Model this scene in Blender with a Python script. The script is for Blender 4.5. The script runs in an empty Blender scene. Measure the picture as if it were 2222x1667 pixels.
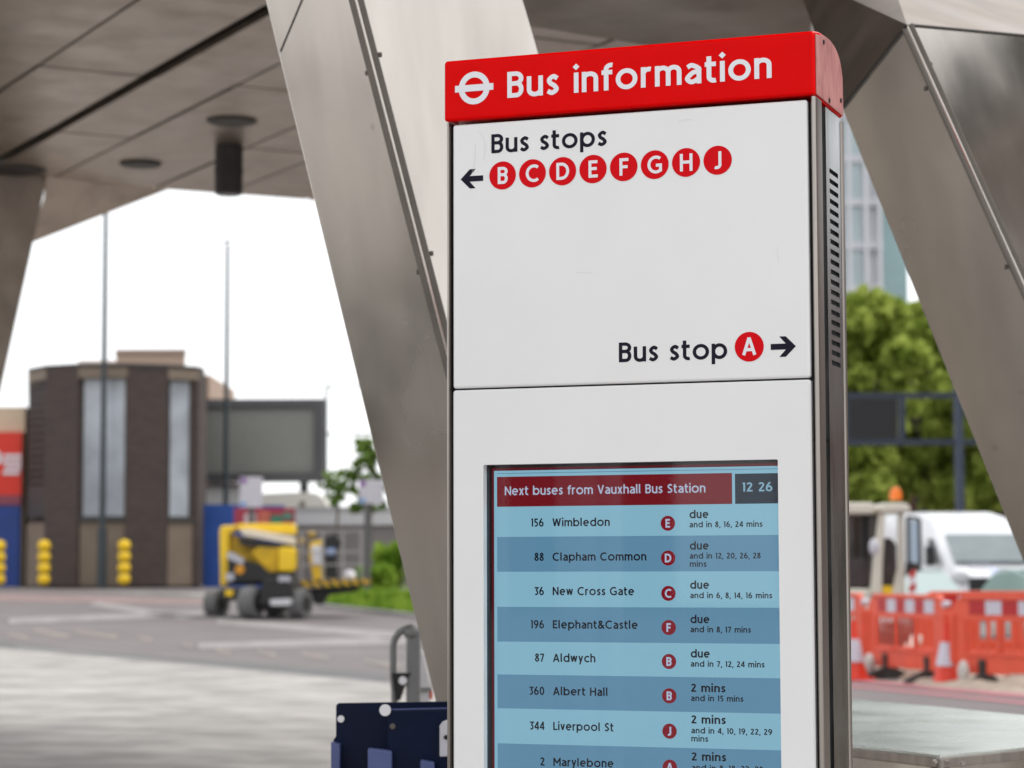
import bpy, math, random
import numpy as np
from mathutils import Matrix, Vector

# ------------------------------------------------------------------ camera
SC = bpy.context.scene
COL = SC.collection
IW, IH, FPX = 2222.0, 1667.0, 5073.5
PITCH, ROLL, EYE = 0.0780674, 0.00286934, 1.30
fw = np.array([0, math.cos(PITCH), math.sin(PITCH)])
up0 = np.array([0, -math.sin(PITCH), math.cos(PITCH)])
ri0 = np.array([1.0, 0, 0])
RI = ri0 * math.cos(ROLL) - up0 * math.sin(ROLL)
UP = ri0 * math.sin(ROLL) + up0 * math.cos(ROLL)
OR = np.array([0, 0, EYE])
cam_d = bpy.data.cameras.new('camera')
cam = bpy.data.objects.new('camera', cam_d)
COL.objects.link(cam)
M = Matrix.Identity(4)
for i in range(3):
    M[i][0], M[i][1], M[i][2], M[i][3] = RI[i], UP[i], -fw[i], OR[i]
cam.matrix_world = M
cam_d.sensor_width = 36.0
cam_d.lens = FPX / IW * 36.0
cam_d.clip_start, cam_d.clip_end = 0.05, 3000
cam_d.dof.use_dof = True
cam_d.dof.focus_distance = 4.66
cam_d.dof.aperture_fstop = 4.9
cam_d.dof.aperture_blades = 8
SC.camera = cam

# ------------------------------------------------------------------ sky, sun, exposure
SUN_EL, SUN_AZ = math.radians(55), math.radians(80)      # azimuth from +Y towards +X
world = bpy.data.worlds.new('World')
SC.world = world
world.use_nodes = True
wn, wl = world.node_tree.nodes, world.node_tree.links
bg = wn['Background']
sky = wn.new('ShaderNodeTexSky')
sky.sky_type = 'NISHITA'
sky.sun_disc = False
sky.sun_elevation = SUN_EL
sky.sun_rotation = SUN_AZ
hs = wn.new('ShaderNodeHueSaturation')
hs.inputs['Saturation'].default_value = 0.25
wl.new(sky.outputs[0], hs.inputs['Color'])
cloud = wn.new('ShaderNodeMix')
cloud.data_type = 'RGBA'
cloud.inputs[0].default_value = 0.75
cloud.inputs[7].default_value = (9.6, 9.75, 9.9, 1)       # the closed cloud layer
wl.new(hs.outputs[0], cloud.inputs[6])
wl.new(cloud.outputs[2], bg.inputs['Color'])
bg.inputs['Strength'].default_value = 0.12
sun_d = bpy.data.lights.new('sun', 'SUN')
sun_d.energy = 1.2
sun_d.angle = math.radians(18)
sun_d.color = (1.0, 0.96, 0.9)
sun = bpy.data.objects.new('sun', sun_d)
COL.objects.link(sun)
sdir = Vector((math.sin(SUN_AZ) * math.cos(SUN_EL), math.cos(SUN_AZ) * math.cos(SUN_EL), math.sin(SUN_EL)))
sun.rotation_euler = sdir.to_track_quat('Z', 'Y').to_euler()
SC.view_settings.view_transform = 'Standard'
SC.view_settings.look = 'None'
SC.view_settings.exposure = 0.52
SC.view_settings.gamma = 1.0


# ------------------------------------------------------------------ helpers: measuring
def ray(px, py):
    return fw + RI * ((px - IW / 2) / FPX) - UP * ((py - IH / 2) / FPX)


def P(px, py, d):
    v = ray(px, py)
    return OR + v * (d / v[1])


def tz(y):
    """height of the ground: level by the bus station, rising gently beyond 39 m"""
    if y < 39: return 0.0
    if y < 52: return 0.034 * (y - 39)
    if y < 60: return 0.442 + 0.045 * (y - 52)
    return 0.802


def gp(px, py, dz=0.0):
    v = ray(px, py)
    lo, hi = 2.0, 400.0
    for _ in range(60):
        m = (lo + hi) / 2
        p = OR + v * (m / v[1])
        if p[2] > tz(m) + dz: lo = m
        else: hi = m
    return OR + v * (lo / v[1])


# ------------------------------------------------------------------ helpers: materials
MATS = {}


def mat(name, col, rough=0.5, metal=0.0, var=0.0, scale=6.0, bump=0.0, bscale=60.0, col2=None, coat=0.0,
        emit=None, estr=0.0, spec=0.5, stretch=(1, 1, 1), rvar=0.0, detail=5.0, trans=0.0):
    if name in MATS: return MATS[name]
    m = bpy.data.materials.new(name)
    m.use_nodes = True
    n, l = m.node_tree.nodes, m.node_tree.links
    b = n['Principled BSDF']
    b.inputs['Roughness'].default_value = rough
    b.inputs['Metallic'].default_value = metal
    b.inputs['Specular IOR Level'].default_value = spec
    b.inputs['Coat Weight'].default_value = coat
    b.inputs['Coat Roughness'].default_value = 0.08
    b.inputs['Transmission Weight'].default_value = trans
    tc = n.new('ShaderNodeTexCoord')
    mp = n.new('ShaderNodeMapping')
    mp.inputs['Scale'].default_value = stretch
    l.new(tc.outputs['Object'], mp.inputs['Vector'])
    nz = n.new('ShaderNodeTexNoise')
    nz.inputs['Scale'].default_value = scale
    nz.inputs['Detail'].default_value = detail
    nz.inputs['Roughness'].default_value = 0.62
    l.new(mp.outputs[0], nz.inputs['Vector'])
    rp = n.new('ShaderNodeValToRGB')
    rp.color_ramp.elements[0].position = 0.32
    rp.color_ramp.elements[1].position = 0.68
    c1 = col2 or tuple(c * (1 - var) for c in col)
    rp.color_ramp.elements[0].color = (*c1, 1)
    rp.color_ramp.elements[1].color = (*(tuple(min(1, c * (1 + (0 if col2 else var * 0.5))) for c in col)), 1)
    l.new(nz.outputs['Fac'], rp.inputs[0])
    l.new(rp.outputs[0], b.inputs['Base Color'])
    if rvar:
        mr = n.new('ShaderNodeMapRange')
        mr.inputs['From Min'].default_value = 0.3
        mr.inputs['From Max'].default_value = 0.7
        mr.inputs['To Min'].default_value = max(0.02, rough - rvar)
        mr.inputs['To Max'].default_value = rough + rvar
        l.new(nz.outputs['Fac'], mr.inputs['Value'])
        l.new(mr.outputs[0], b.inputs['Roughness'])
    if bump:
        nb = n.new('ShaderNodeTexNoise')
        nb.inputs['Scale'].default_value = bscale
        nb.inputs['Detail'].default_value = 3
        l.new(mp.outputs[0], nb.inputs['Vector'])
        bp = n.new('ShaderNodeBump')
        bp.inputs['Strength'].default_value = bump
        bp.inputs['Distance'].default_value = 0.004
        l.new(nb.outputs['Fac'], bp.inputs['Height'])
        l.new(bp.outputs[0], b.inputs['Normal'])
    if emit:
        b.inputs['Emission Color'].default_value = (*emit, 1)
        b.inputs['Emission Strength'].default_value = estr
    MATS[name] = m
    return m


def S(r, g, b):
    """sRGB 0-255 to linear"""
    return tuple(((c / 255) / 12.92 if c / 255 <= 0.04045 else ((c / 255 + 0.055) / 1.055) ** 2.4) for c in (r, g, b))


def steel_mat(name, col, rough, dirt=0.5, spots=True, streak=(1, 1, 0.12)):
    """brushed stainless cladding with weather streaks and small dirt spots"""
    m = bpy.data.materials.new(name)
    m.use_nodes = True
    n, l = m.node_tree.nodes, m.node_tree.links
    b = n['Principled BSDF']
    b.inputs['Metallic'].default_value = 0.92
    tc = n.new('ShaderNodeTexCoord')
    mp = n.new('ShaderNodeMapping')
    mp.inputs['Scale'].default_value = streak
    l.new(tc.outputs['Object'], mp.inputs['Vector'])
    nz = n.new('ShaderNodeTexNoise')
    nz.inputs['Scale'].default_value = 5.0
    nz.inputs['Detail'].default_value = 3
    l.new(mp.outputs[0], nz.inputs['Vector'])
    n2 = n.new('ShaderNodeTexNoise')
    n2.inputs['Scale'].default_value = 2.2
    n2.inputs['Detail'].default_value = 4
    l.new(tc.outputs['Object'], n2.inputs['Vector'])
    mx = n.new('ShaderNodeMix')
    mx.data_type = 'RGBA'
    mx.inputs[6].default_value = (*(c * (1 - 0.45 * dirt) for c in col), 1)
    mx.inputs[7].default_value = (*col, 1)
    r1 = n.new('ShaderNodeMapRange')
    r1.inputs['From Min'].default_value = 0.28
    r1.inputs['From Max'].default_value = 0.6
    l.new(nz.outputs['Fac'], r1.inputs['Value'])
    l.new(r1.outputs[0], mx.inputs[0])
    out = mx.outputs[2]
    if spots:
        vo = n.new('ShaderNodeTexVoronoi')
        vo.inputs['Scale'].default_value = 5.5
        l.new(tc.outputs['Object'], vo.inputs['Vector'])
        r2 = n.new('ShaderNodeMapRange')
        r2.inputs['From Min'].default_value = 0.03
        r2.inputs['From Max'].default_value = 0.09
        r2.inputs['To Min'].default_value = 0.45
        r2.inputs['To Max'].default_value = 0.0
        l.new(vo.outputs['Distance'], r2.inputs['Value'])
        m2 = n.new('ShaderNodeMix')
        m2.data_type = 'RGBA'
        m2.inputs[7].default_value = (0.06, 0.055, 0.045, 1)
        l.new(r2.outputs[0], m2.inputs[0])
        l.new(out, m2.inputs[6])
        out = m2.outputs[2]
    l.new(out, b.inputs['Base Color'])
    r3 = n.new('ShaderNodeMapRange')
    r3.inputs['From Min'].default_value = 0.3
    r3.inputs['From Max'].default_value = 0.7
    r3.inputs['To Min'].default_value = rough - 0.07
    r3.inputs['To Max'].default_value = rough + 0.1
    l.new(n2.outputs['Fac'], r3.inputs['Value'])
    l.new(r3.outputs[0], b.inputs['Roughness'])
    nb = n.new('ShaderNodeTexNoise')
    nb.inputs['Scale'].default_value = 1.1
    nb.inputs['Detail'].default_value = 0.0
    l.new(tc.outputs['Object'], nb.inputs['Vector'])
    bp = n.new('ShaderNodeBump')
    bp.inputs['Strength'].default_value = 0.06
    bp.inputs['Distance'].default_value = 0.05
    l.new(nb.outputs['Fac'], bp.inputs['Height'])
    l.new(bp.outputs[0], b.inputs['Normal'])
    MATS[name] = m
    return m


# ------------------------------------------------------------------ helpers: meshes
class MB:
    def __init__(self):
        self.v, self.f = [], []

    def add(self, vs, fs):
        o = len(self.v)
        self.v += [tuple(float(c) for c in p) for p in vs]
        self.f += [tuple(o + i for i in q) for q in fs]
        return self

    def box(self, x0, x1, y0, y1, z0, z1):
        vs = [(x, y, z) for z in (z0, z1) for y in (y0, y1) for x in (x0, x1)]
        return self.add(vs, [(0, 2, 3, 1), (4, 5, 7, 6), (0, 1, 5, 4), (2, 6, 7, 3), (0, 4, 6, 2), (1, 3, 7, 5)])

    def prism(self, pts, vec):
        """closed solid: a planar outline pushed along vec"""
        n = len(pts)
        a = [np.array(p, float) for p in pts]
        vec = np.array(vec, float)
        nrm = sum((np.cross(a[i] - a[0], a[i + 1] - a[0]) for i in range(1, n - 1)), np.zeros(3))
        if nrm @ vec > 0: a = a[::-1]
        b = [p + vec for p in a]
        fs = [tuple(range(n)), tuple(range(2 * n - 1, n - 1, -1))]
        fs += [((i + 1) % n, i, n + i, n + (i + 1) % n) for i in range(n)]
        return self.add(a + b, fs)

    def wall(self, p0, p1, z0, z1, th):
        """box on the plan line p0-p1, thickness going away from the camera"""
        p0, p1 = np.array(p0[:2], float), np.array(p1[:2], float)
        d = p1 - p0
        n = np.array([-d[1], d[0]]) / np.linalg.norm(d)
        if n @ ((p0 + p1) / 2) < 0: n = -n
        pts = [(*p0, z0), (*p1, z0), (*(p1 + n * th), z0), (*(p0 + n * th), z0)]
        return self.prism(pts, (0, 0, z1 - z0))

    def bar(self, p0, p1, w, h=None, upv=(0, 0, 1)):
        """rectangular bar from p0 to p1"""
        h = h or w
        p0, p1 = np.array(p0, float), np.array(p1, float)
        a = (p1 - p0) / np.linalg.norm(p1 - p0)
        s = np.cross(a, upv)
        if np.linalg.norm(s) < 1e-3: s = np.cross(a, (0, 1, 0))
        s = s / np.linalg.norm(s)
        t = np.cross(s, a)
        pts = [p0 + s * w / 2 * i + t * h / 2 * j for i, j in ((-1, -1), (1, -1), (1, 1), (-1, 1))]
        return self.prism(pts, p1 - p0)

    def cyl(self, p0, p1, r0, r1=None, n=16, cap=True):
        r1 = r0 if r1 is None else r1
        p0, p1 = np.array(p0, float), np.array(p1, float)
        a = (p1 - p0) / max(1e-9, np.linalg.norm(p1 - p0))
        s = np.cross(a, (0, 0, 1) if abs(a[2]) < 0.9 else (1, 0, 0))
        s = s / np.linalg.norm(s)
        t = np.cross(a, s)
        vs = []
        for p, r in ((p0, r0), (p1, r1)):
            for k in range(n):
                g = 2 * math.pi * k / n
                vs.append(p + s * math.cos(g) * r + t * math.sin(g) * r)
        fs = [(k, (k + 1) % n, n + (k + 1) % n, n + k) for k in range(n)]
        if cap: fs += [tuple(range(n - 1, -1, -1)), tuple(range(n, 2 * n))]
        return self.add(vs, fs)

    def tube(self, pts, r, n=10):
        for a, b in zip(pts[:-1], pts[1:]): self.cyl(a, b, r, n=n)
        for p in pts[1:-1]: self.ball(p, r * 1.0, 8, 6)
        return self

    def ball(self, c, r, n=14, m=9, sc=(1, 1, 1)):
        vs, fs = [], []
        for i in range(m + 1):
            th = math.pi * i / m
            for k in range(n):
                g = 2 * math.pi * k / n
                vs.append((c[0] + r * sc[0] * math.sin(th) * math.cos(g), c[1] + r * sc[1] * math.sin(th) * math.sin(g), c[2] + r * sc[2] * math.cos(th)))
        for i in range(m):
            for k in range(n):
                fs.append((i * n + k, (i + 1) * n + k, (i + 1) * n + (k + 1) % n, i * n + (k + 1) % n))
        return self.add(vs, fs)

    def lathe(self, c, prof, n=20):
        vs, fs = [], []
        for r, z in prof:
            for k in range(n):
                g = 2 * math.pi * k / n
                vs.append((c[0] + r * math.cos(g), c[1] + r * math.sin(g), c[2] + z))
        for i in range(len(prof) - 1):
            for k in range(n):
                fs.append((i * n + k, i * n + (k + 1) % n, (i + 1) * n + (k + 1) % n, (i + 1) * n + k))
        fs.append(tuple(range(n - 1, -1, -1)))
        fs.append(tuple(range((len(prof) - 1) * n, len(prof) * n)))
        return self.add(vs, fs)

    def quad(self, a, b, c, d):
        return self.add([a, b, c, d], [(0, 1, 2, 3)])

    def build(self, name, m, parent=None, local=False, bevel=0.0, smooth=False, seg=2):
        off = np.zeros(3)
        if not local:
            q = parent
            while q is not None:
                off += np.array(q.location)
                q = q.parent
        me = bpy.data.meshes.new(name)
        me.from_pydata([tuple(np.array(p) - off) for p in self.v], [], self.f)
        me.materials.append(m)
        if smooth:
            for p in me.polygons: p.use_smooth = True
            me.set_sharp_from_angle(angle=math.radians(40))
        me.update()
        o = bpy.data.objects.new(name, me)
        COL.objects.link(o)
        if parent: o.parent = parent
        if bevel:
            bv = o.modifiers.new('bevel', 'BEVEL')
            bv.width, bv.segments, bv.limit_method = bevel, seg, 'ANGLE'
            bv.angle_limit = math.radians(35)
        return o


def tag(o, label=None, cat=None, group=None, kind=None):
    if label: o['label'] = label
    if cat: o['category'] = cat
    if group: o['group'] = group
    if kind: o['kind'] = kind
    return o


def thing(name, loc, label, cat, group=None, rz=0.0):
    o = bpy.data.objects.new(name, None)
    COL.objects.link(o)
    o.location = tuple(float(c) for c in loc)
    o.rotation_euler = (0, 0, rz)
    o.empty_display_size = 0.2
    return tag(o, label, cat, group)


def dup(o, loc=None, label=None, rz=None):
    def rec(a, par):
        c = a.copy()
        COL.objects.link(c)
        if par: c.parent = par
        for ch in a.children: rec(ch, c)
        return c
    r = rec(o, None)
    if loc is not None: r.location = tuple(float(c) for c in loc)
    if rz is not None: r.rotation_euler = (0, 0, rz)
    if label: r['label'] = label
    return r


# ------------------------------------------------------------------ helpers: drawn lettering (round humanist signage strokes)
def arc(cx, cy, rx, ry, a0, a1, n=14):
    return [(cx + rx * math.cos(math.radians(a0 + (a1 - a0) * i / n)), cy + ry * math.sin(math.radians(a0 + (a1 - a0) * i / n))) for i in range(n + 1)]


def spl(pts, k=7):
    """smooth curve through points"""
    p = [np.array(q, float) for q in pts]
    p = [2 * p[0] - p[1]] + p + [2 * p[-1] - p[-2]]
    out = []
    for i in range(1, len(p) - 2):
        for j in range(k):
            t = j / k
            out.append(tuple(0.5 * ((2 * p[i]) + (p[i + 1] - p[i - 1]) * t + (2 * p[i - 1] - 5 * p[i] + 4 * p[i + 1] - p[i + 2]) * t * t + (3 * p[i] - p[i - 1] - 3 * p[i + 1] + p[i + 2]) * t ** 3)))
    return out + [tuple(p[-2])]


def glyph(ch, w):
    h, X = w / 2, 0.77
    Xh = X - h
    T = []          # strokes
    D = []          # filled polygons

    def dia(cx, cy, r=None):
        r = r or w * 0.74
        D.append([(cx, cy + r), (cx - r, cy), (cx, cy - r), (cx + r, cy)])
    if ch == ' ': return T, D, 0.32
    if ch == 'B':
        T += [[(h, 0), (h, 1)], [(h, 1 - h), (0.30, 1 - h)] + arc(0.32, (1.54 - h) / 2, 0.21, (0.46 - h) / 2, 90, -90) + [(h, 0.54)],
              [(h, 0.54), (0.33, 0.54)] + arc(0.35, (0.54 + h) / 2, 0.62 - h - 0.35, (0.54 - h) / 2, 90, -90) + [(h, h)]]
        return T, D, 0.62
    if ch in 'CG':
        T.append(arc(0.5, 0.5, 0.5 - h, 0.515 - h, 52, 308 if ch == 'C' else 312, 26))
        if ch == 'G': T += [[(0.5, 0.46), (0.86, 0.46)], [(0.86 - h, 0.46), (0.86 - h, 0.09)]]
        return T, D, 0.84 if ch == 'C' else 0.88
    if ch == 'D':
        T += [[(h, 0), (h, 1)], [(h, 1 - h), (0.30, 1 - h)] + arc(0.32, 0.5, 0.78 - h - 0.32, 0.5 - h, 90, -90, 20) + [(h, h)]]
        return T, D, 0.78
    if ch == 'E':
        T += [[(h, 0), (h, 1)], [(h, 1 - h), (0.54, 1 - h)], [(h, 0.52), (0.50, 0.52)], [(h, h), (0.56, h)]]
        return T, D, 0.56
    if ch == 'F':
        T += [[(h, 0), (h, 1)], [(h, 1 - h), (0.54, 1 - h)], [(h, 0.5), (0.49, 0.5)]]
        return T, D, 0.53
    if ch == 'H':
        T += [[(h, 0), (h, 1)], [(0.74 - h, 0), (0.74 - h, 1)], [(h, 0.52), (0.74 - h, 0.52)]]
        return T, D, 0.74
    if ch == 'J':
        T.append([(0.42 - h, 1), (0.42 - h, 0.26)] + arc(0.42 - h - 0.19, 0.24, 0.19, 0.25 - h, 0, -125))
        return T, D, 0.42
    if ch == 'A':
        T += [[(h * 0.9, 0), (0.40, 1 - h * 0.3)], [(0.80 - h * 0.9, 0), (0.40, 1 - h * 0.3)], [(0.19, 0.30), (0.61, 0.30)]]
        return T, D, 0.80
    if ch == 'L':
        T += [[(h, 0), (h, 1)], [(h, h), (0.52, h)]]
        return T, D, 0.50
    if ch == 'M':
        T += [[(h, 0), (h, 1)], [(0.9 - h, 0), (0.9 - h, 1)], [(h, 1 - h * 0.7), (0.45, 0.36)], [(0.9 - h, 1 - h * 0.7), (0.45, 0.36)]]
        return T, D, 0.9
    if ch == 'N':
        T += [[(h, 0), (h, 1)], [(0.74 - h, 0), (0.74 - h, 1)], [(h, 1 - h * 0.6), (0.74 - h, h * 0.6)]]
        return T, D, 0.74
    if ch == 'S':
        T.append(spl([(0.53 - h * 0.4, 1 - h - 0.09), (0.32, 1.012 - h), (h + 0.03, 0.755), (0.18, 0.575), (0.36, 0.45), (0.56 - h, 0.26), (0.27, h - 0.012), (0.02 + h * 0.4, h + 0.08)]))
        return T, D, 0.57
    if ch == 'V':
        T += [[(h, 1), (0.37, h * 0.4)], [(0.74 - h, 1), (0.37, h * 0.4)]]
        return T, D, 0.74
    if ch == 'W':
        T += [[(h, 1), (0.30, h * 0.4)], [(0.30, h * 0.4), (0.53, 0.96)], [(0.53, 0.96), (0.76, h * 0.4)], [(0.76, h * 0.4), (1.06 - h, 1)]]
        return T, D, 1.06
    # ---- lower case
    if ch == 'a':
        W = 0.59
        T += [spl([(0.065 + h * 0.3, X - h - 0.055), (0.25, X + 0.012 - h), (W - h - 0.015, X - 0.20), (W - h, X - 0.32)]) + [(W - h, 0)],
              spl([(W - h, X * 0.575), (0.29, X * 0.545), (h, 0.215), (0.21, h - 0.008), (0.37, 0.07 + h * 0.5), (W - h, 0.215)])]
        return T, D, W
    if ch in 'bdpq':
        cx = 0.40
        if ch in 'bp':
            T.append(arc(cx - 0.02, X / 2, 0.375 - h, X / 2 + 0.012 - h, 0, 360, 28))
            T.append([(h, 0 if ch == 'b' else -0.26), (h, 1.04 if ch == 'b' else X)])
            return T, D, 0.755
        T.append(arc(cx - 0.01, X / 2, 0.375 - h, X / 2 + 0.012 - h, 0, 360, 28))
        T.append([(0.75 - h, 0), (0.75 - h, 1.04)])
        return T, D, 0.75
    if ch == 'c':
        T.append(arc(0.39, X / 2, 0.39 - h, X / 2 + 0.012 - h, 48, 312, 22))
        return T, D, 0.63
    if ch == 'e':
        T.append([(h, X / 2 + 0.01), (0.70 - h * 0.4, X / 2 + 0.01)])
        T.append(arc(0.36, X / 2, 0.36 - h, X / 2 + 0.012 - h, 2, 312, 24))
        return T, D, 0.71
    if ch == 'f':
        T += [[(0.17, 0), (0.17, 0.80)] + arc(0.17 + 0.19, 0.80, 0.19, 0.24 - h, 180, 75, 10), [(0.0, Xh), (0.40, Xh)]]
        return T, D, 0.40
    if ch in 'hnmr':
        T.append([(h, 0), (h, 1.05 if ch == 'h' else X)])
        if ch == 'r':
            T.append(arc(0.30, X - 0.27, 0.30 - h, 0.27 - h, 175, 72, 10))
            return T, D, 0.39
        W = 0.61 if ch != 'm' else 0.57
        r = (W - w) / 2
        T.append([(h, 0.28)] + arc(h + r, X - 0.26, r, 0.26 - h, 180, 0, 14) + [(W - h, 0)])
        if ch == 'm':
            T.append([(W - h, 0.28)] + arc(W - h + r, X - 0.26, r, 0.26 - h, 180, 0, 14) + [(2 * W - w - h, 0)])
            return T, D, 2 * W - w
        return T, D, W
    if ch == 'i':
        T.append([(h, 0), (h, X)])
        dia(h, 0.985)
        return T, D, w
    if ch == 'l':
        T.append([(h, 1.04), (h, 0.13)] + arc(h + 0.11, 0.13, 0.11, 0.13 - h if w < 0.25 else 0.03, 180, 265, 6))
        return T, D, w + 0.05
    if ch == 'o':
        T.append(arc(0.40, X / 2, 0.40 - h, X / 2 + 0.012 - h, 0, 360, 32))
        return T, D, 0.80
    if ch == 's':
        T.append(spl([(0.455 - h * 0.4, X - h - 0.075), (0.27, X + 0.012 - h), (h + 0.03, X * 0.755), (0.16, X * 0.575), (0.30, X * 0.45), (0.47 - h, X * 0.255), (0.22, h - 0.012), (0.02 + h * 0.4, h + 0.065)]))
        return T, D, 0.47
    if ch == 't':
        T += [[(0.15, 0.98), (0.15, 0.22)] + arc(0.15 + 0.18, 0.22, 0.18, 0.235 - h, 180, 292, 10), [(0.0, Xh), (0.40, Xh)]]
        return T, D, 0.42
    if ch == 'u':
        W = 0.61
        r = (W - w) / 2
        T += [[(h, X), (h, 0.26)] + arc(h + r, 0.26, r, 0.275 - h, 180, 360, 14), [(W - h, 0), (W - h, X)]]
        return T, D, W
    if ch == 'v':
        T += [[(h * 0.9, X), (0.28, h * 0.5)], [(0.56 - h * 0.9, X), (0.28, h * 0.5)]]
        return T, D, 0.56
    if ch == 'w':
        T += [[(h * 0.9, X), (0.235, h * 0.5)], [(0.235, h * 0.5), (0.415, X)], [(0.415, X), (0.595, h * 0.5)], [(0.595, h * 0.5), (0.83 - h * 0.9, X)]]
        return T, D, 0.83
    if ch == 'x':
        T += [[(h, 0), (0.56 - h, X)], [(h, X), (0.56 - h, 0)]]
        return T, D, 0.56
    if ch == 'y':
        T += [[(h * 0.9, X), (0.30, 0.02)], [(0.58 - h * 0.9, X), (0.185, -0.27)]]
        return T, D, 0.58
    if ch == ',':
        T.append([(h + 0.03, 0.12), (0.0 + h * 0.5, -0.17)])
        return T, D, 0.16
    if ch == '&':
        T.append([(0.74, 0.0), (0.21, 0.66)] + arc(0.32, 0.80, 0.15, 0.19 - h, 205, -40, 14) + [(0.38, 0.60), (0.20, 0.46)] + arc(0.28, 0.26, 0.28 - h, 0.27 - h, 110, 330, 14) + [(0.70, 0.46)])
        return T, D, 0.76
    # ---- figures
    if ch == '0':
        T.append(arc(0.31, 0.5, 0.31 - h, 0.51 - h, 0, 360, 28))
        return T, D, 0.62
    if ch == '1':
        T += [[(0.20, 0), (0.20, 1)], [(0.06, 0.86), (0.20 - h * 0.2, 0.95)]]
        return T, D, 0.30
    if ch == '2':
        T += [arc(0.27, 0.735, 0.27 - h, 0.275 - h, 165, -32, 14) + [(h * 1.1, h)], [(0.04, h), (0.56, h)]]
        return T, D, 0.56
    if ch == '3':
        T += [[(0.05, 1 - h), (0.50, 1 - h), (0.24, 0.62)], arc(0.25, 0.32, 0.28 - h, 0.325 - h, 100, -130, 16)]
        return T, D, 0.54
    if ch == '4':
        T += [[(0.44, 0), (0.44, 1)], [(0.44, 0.98), (0.06, 0.30)], [(0.02, 0.27), (0.60, 0.27)]]
        return T, D, 0.60
    if ch == '5':
        T += [[(0.50, 1 - h), (0.15, 1 - h), (0.12, 0.56)], [(0.10, 0.57)] + arc(0.24, 0.32, 0.29 - h, 0.33 - h, 105, -130, 16)]
        return T, D, 0.54
    if ch in '69':
        t6 = [arc(0.31, 0.315, 0.31 - h, 0.325 - h, 0, 360, 26), [(h + 0.005, 0.36), (0.14, 0.62), (0.40, 1.0)]]
        if ch == '9': t6 = [[(0.62 - x, 1 - y) for x, y in s] for s in t6]
        return t6, D, 0.62
    if ch == '7':
        T += [[(0.02, 1 - h), (0.54 - h * 0.3, 1 - h)], [(0.54 - h * 0.9, 1 - h), (0.18, 0)]]
        return T, D, 0.54
    if ch == '8':
        T += [arc(0.28, 0.765, 0.24 - h, 0.245 - h, 0, 360, 22), arc(0.28, 0.275, 0.28 - h, 0.285 - h, 0, 360, 24)]
        return T, D, 0.56
    raise ValueError(ch)


def ribbon(pts, w):
    p = [np.array(q, float) for q in pts]
    k = [p[0]]
    for q in p[1:]:
        if np.linalg.norm(q - k[-1]) > 1e-5: k.append(q)
    closed = np.linalg.norm(k[0] - k[-1]) < 1e-4 and len(k) > 4
    n = len(k)
    dirs = [(k[i + 1] - k[i]) / np.linalg.norm(k[i + 1] - k[i]) for i in range(n - 1)]
    L, R = [], []
    for i in range(n):
        if closed and i in (0, n - 1): a, b = dirs[-1], dirs[0]
        else: a, b = dirs[max(0, i - 1)], dirs[min(n - 2, i)]
        na, nb = np.array([-a[1], a[0]]), np.array([-b[1], b[0]])
        m = na + nb
        m = m / max(1e-6, np.linalg.norm(m))
        m = m / max(0.5, m @ na)
        L.append(k[i] + m * w / 2)
        R.append(k[i] - m * w / 2)
    return L, R


def text_geo(s, w, track=0.11):
    """list of polygons (x, y, layer) in units of the cap height"""
    x, out = 0.0, []
    for i, ch in enumerate(s):
        T, D, adv = glyph(ch, w)
        for li, t in enumerate(T):
            L, R = ribbon(t, w)
            for a in range(len(L) - 1):
                out.append(([(q[0] + x, q[1]) for q in (R[a], R[a + 1], L[a + 1], L[a])], li))
        for d in D: out.append(([(q[0] + x, q[1]) for q in d], 3))
        x += adv + track
    return out, x - track


def lettering(parent, s, x0, zb, cap, w, m, y, x1=None, align='l', name='lettering', track=0.11):
    polys, wd = text_geo(s, w, track)
    sx = cap
    if x1 is not None and align == 'l': sx = (x1 - x0) / wd
    if align == 'r': x0 = x0 - wd * sx
    if align == 'c': x0 = x0 - wd * sx / 2
    # one mesh per word
    brk, xx = [], 0.0
    for ch in s:
        adv = glyph(ch, w)[2] + track
        if ch == ' ': brk.append(xx + adv / 2)
        xx += adv
    words = [MB() for _ in range(len(brk) + 1)]
    for pl, li in polys:
        words[sum(1 for q in brk if pl[0][0] > q)].add([(x0 + px * sx, y - 0.00006 * li, zb + pz * cap) for px, pz in pl], [tuple(range(len(pl)))])
    return [b.build(name, m, parent, local=True) for b in words][0]


def disc(parent, x, z, r, m, y, name, n=48):
    b = MB()
    b.add([(x + r * math.cos(2 * math.pi * k / n), y, z + r * math.sin(2 * math.pi * k / n)) for k in range(n)], [tuple(range(n))])
    return b.build(name, m, parent, local=True)


def rect(parent, x0, x1, z0, z1, y, m, name):
    b = MB()
    b.add([(x0, y, z0), (x1, y, z0), (x1, y, z1), (x0, y, z1)], [(0, 1, 2, 3)])
    return b.build(name, m, parent, local=True)


# ------------------------------------------------------------------ materials
m_white = mat('enamel_white', (0.755, 0.755, 0.755), 0.28, var=0.025, scale=3, coat=0.3, bump=0.02, bscale=25)
m_red = mat('enamel_red', (0.70, 0.0005, 0.001), 0.25, var=0.05, scale=9, spec=0.06, bump=0.12, bscale=45)
m_redfade = mat('faded_red', S(186, 128, 124), 0.55, col2=S(150, 92, 90), scale=24, stretch=(1, 1, 0.5), bump=0.1)
m_navy = mat('vinyl_navy', (0.010, 0.009, 0.020), 0.5, spec=0.12)
m_vred = mat('vinyl_red', (0.62, 0.001, 0.006), 0.45, spec=0.10)
m_vwhite = mat('vinyl_white', (0.74, 0.74, 0.78), 0.35)
m_gap = mat('black_gasket', S(26, 24, 32), 0.45, var=0.15)
m_dark = mat('dark_void', (0.006, 0.006, 0.007), 0.6)
m_post = mat('trim_steel', (0.36, 0.325, 0.295), 0.30, metal=0.95, var=0.22, scale=30, stretch=(1, 1, 0.05))
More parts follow.
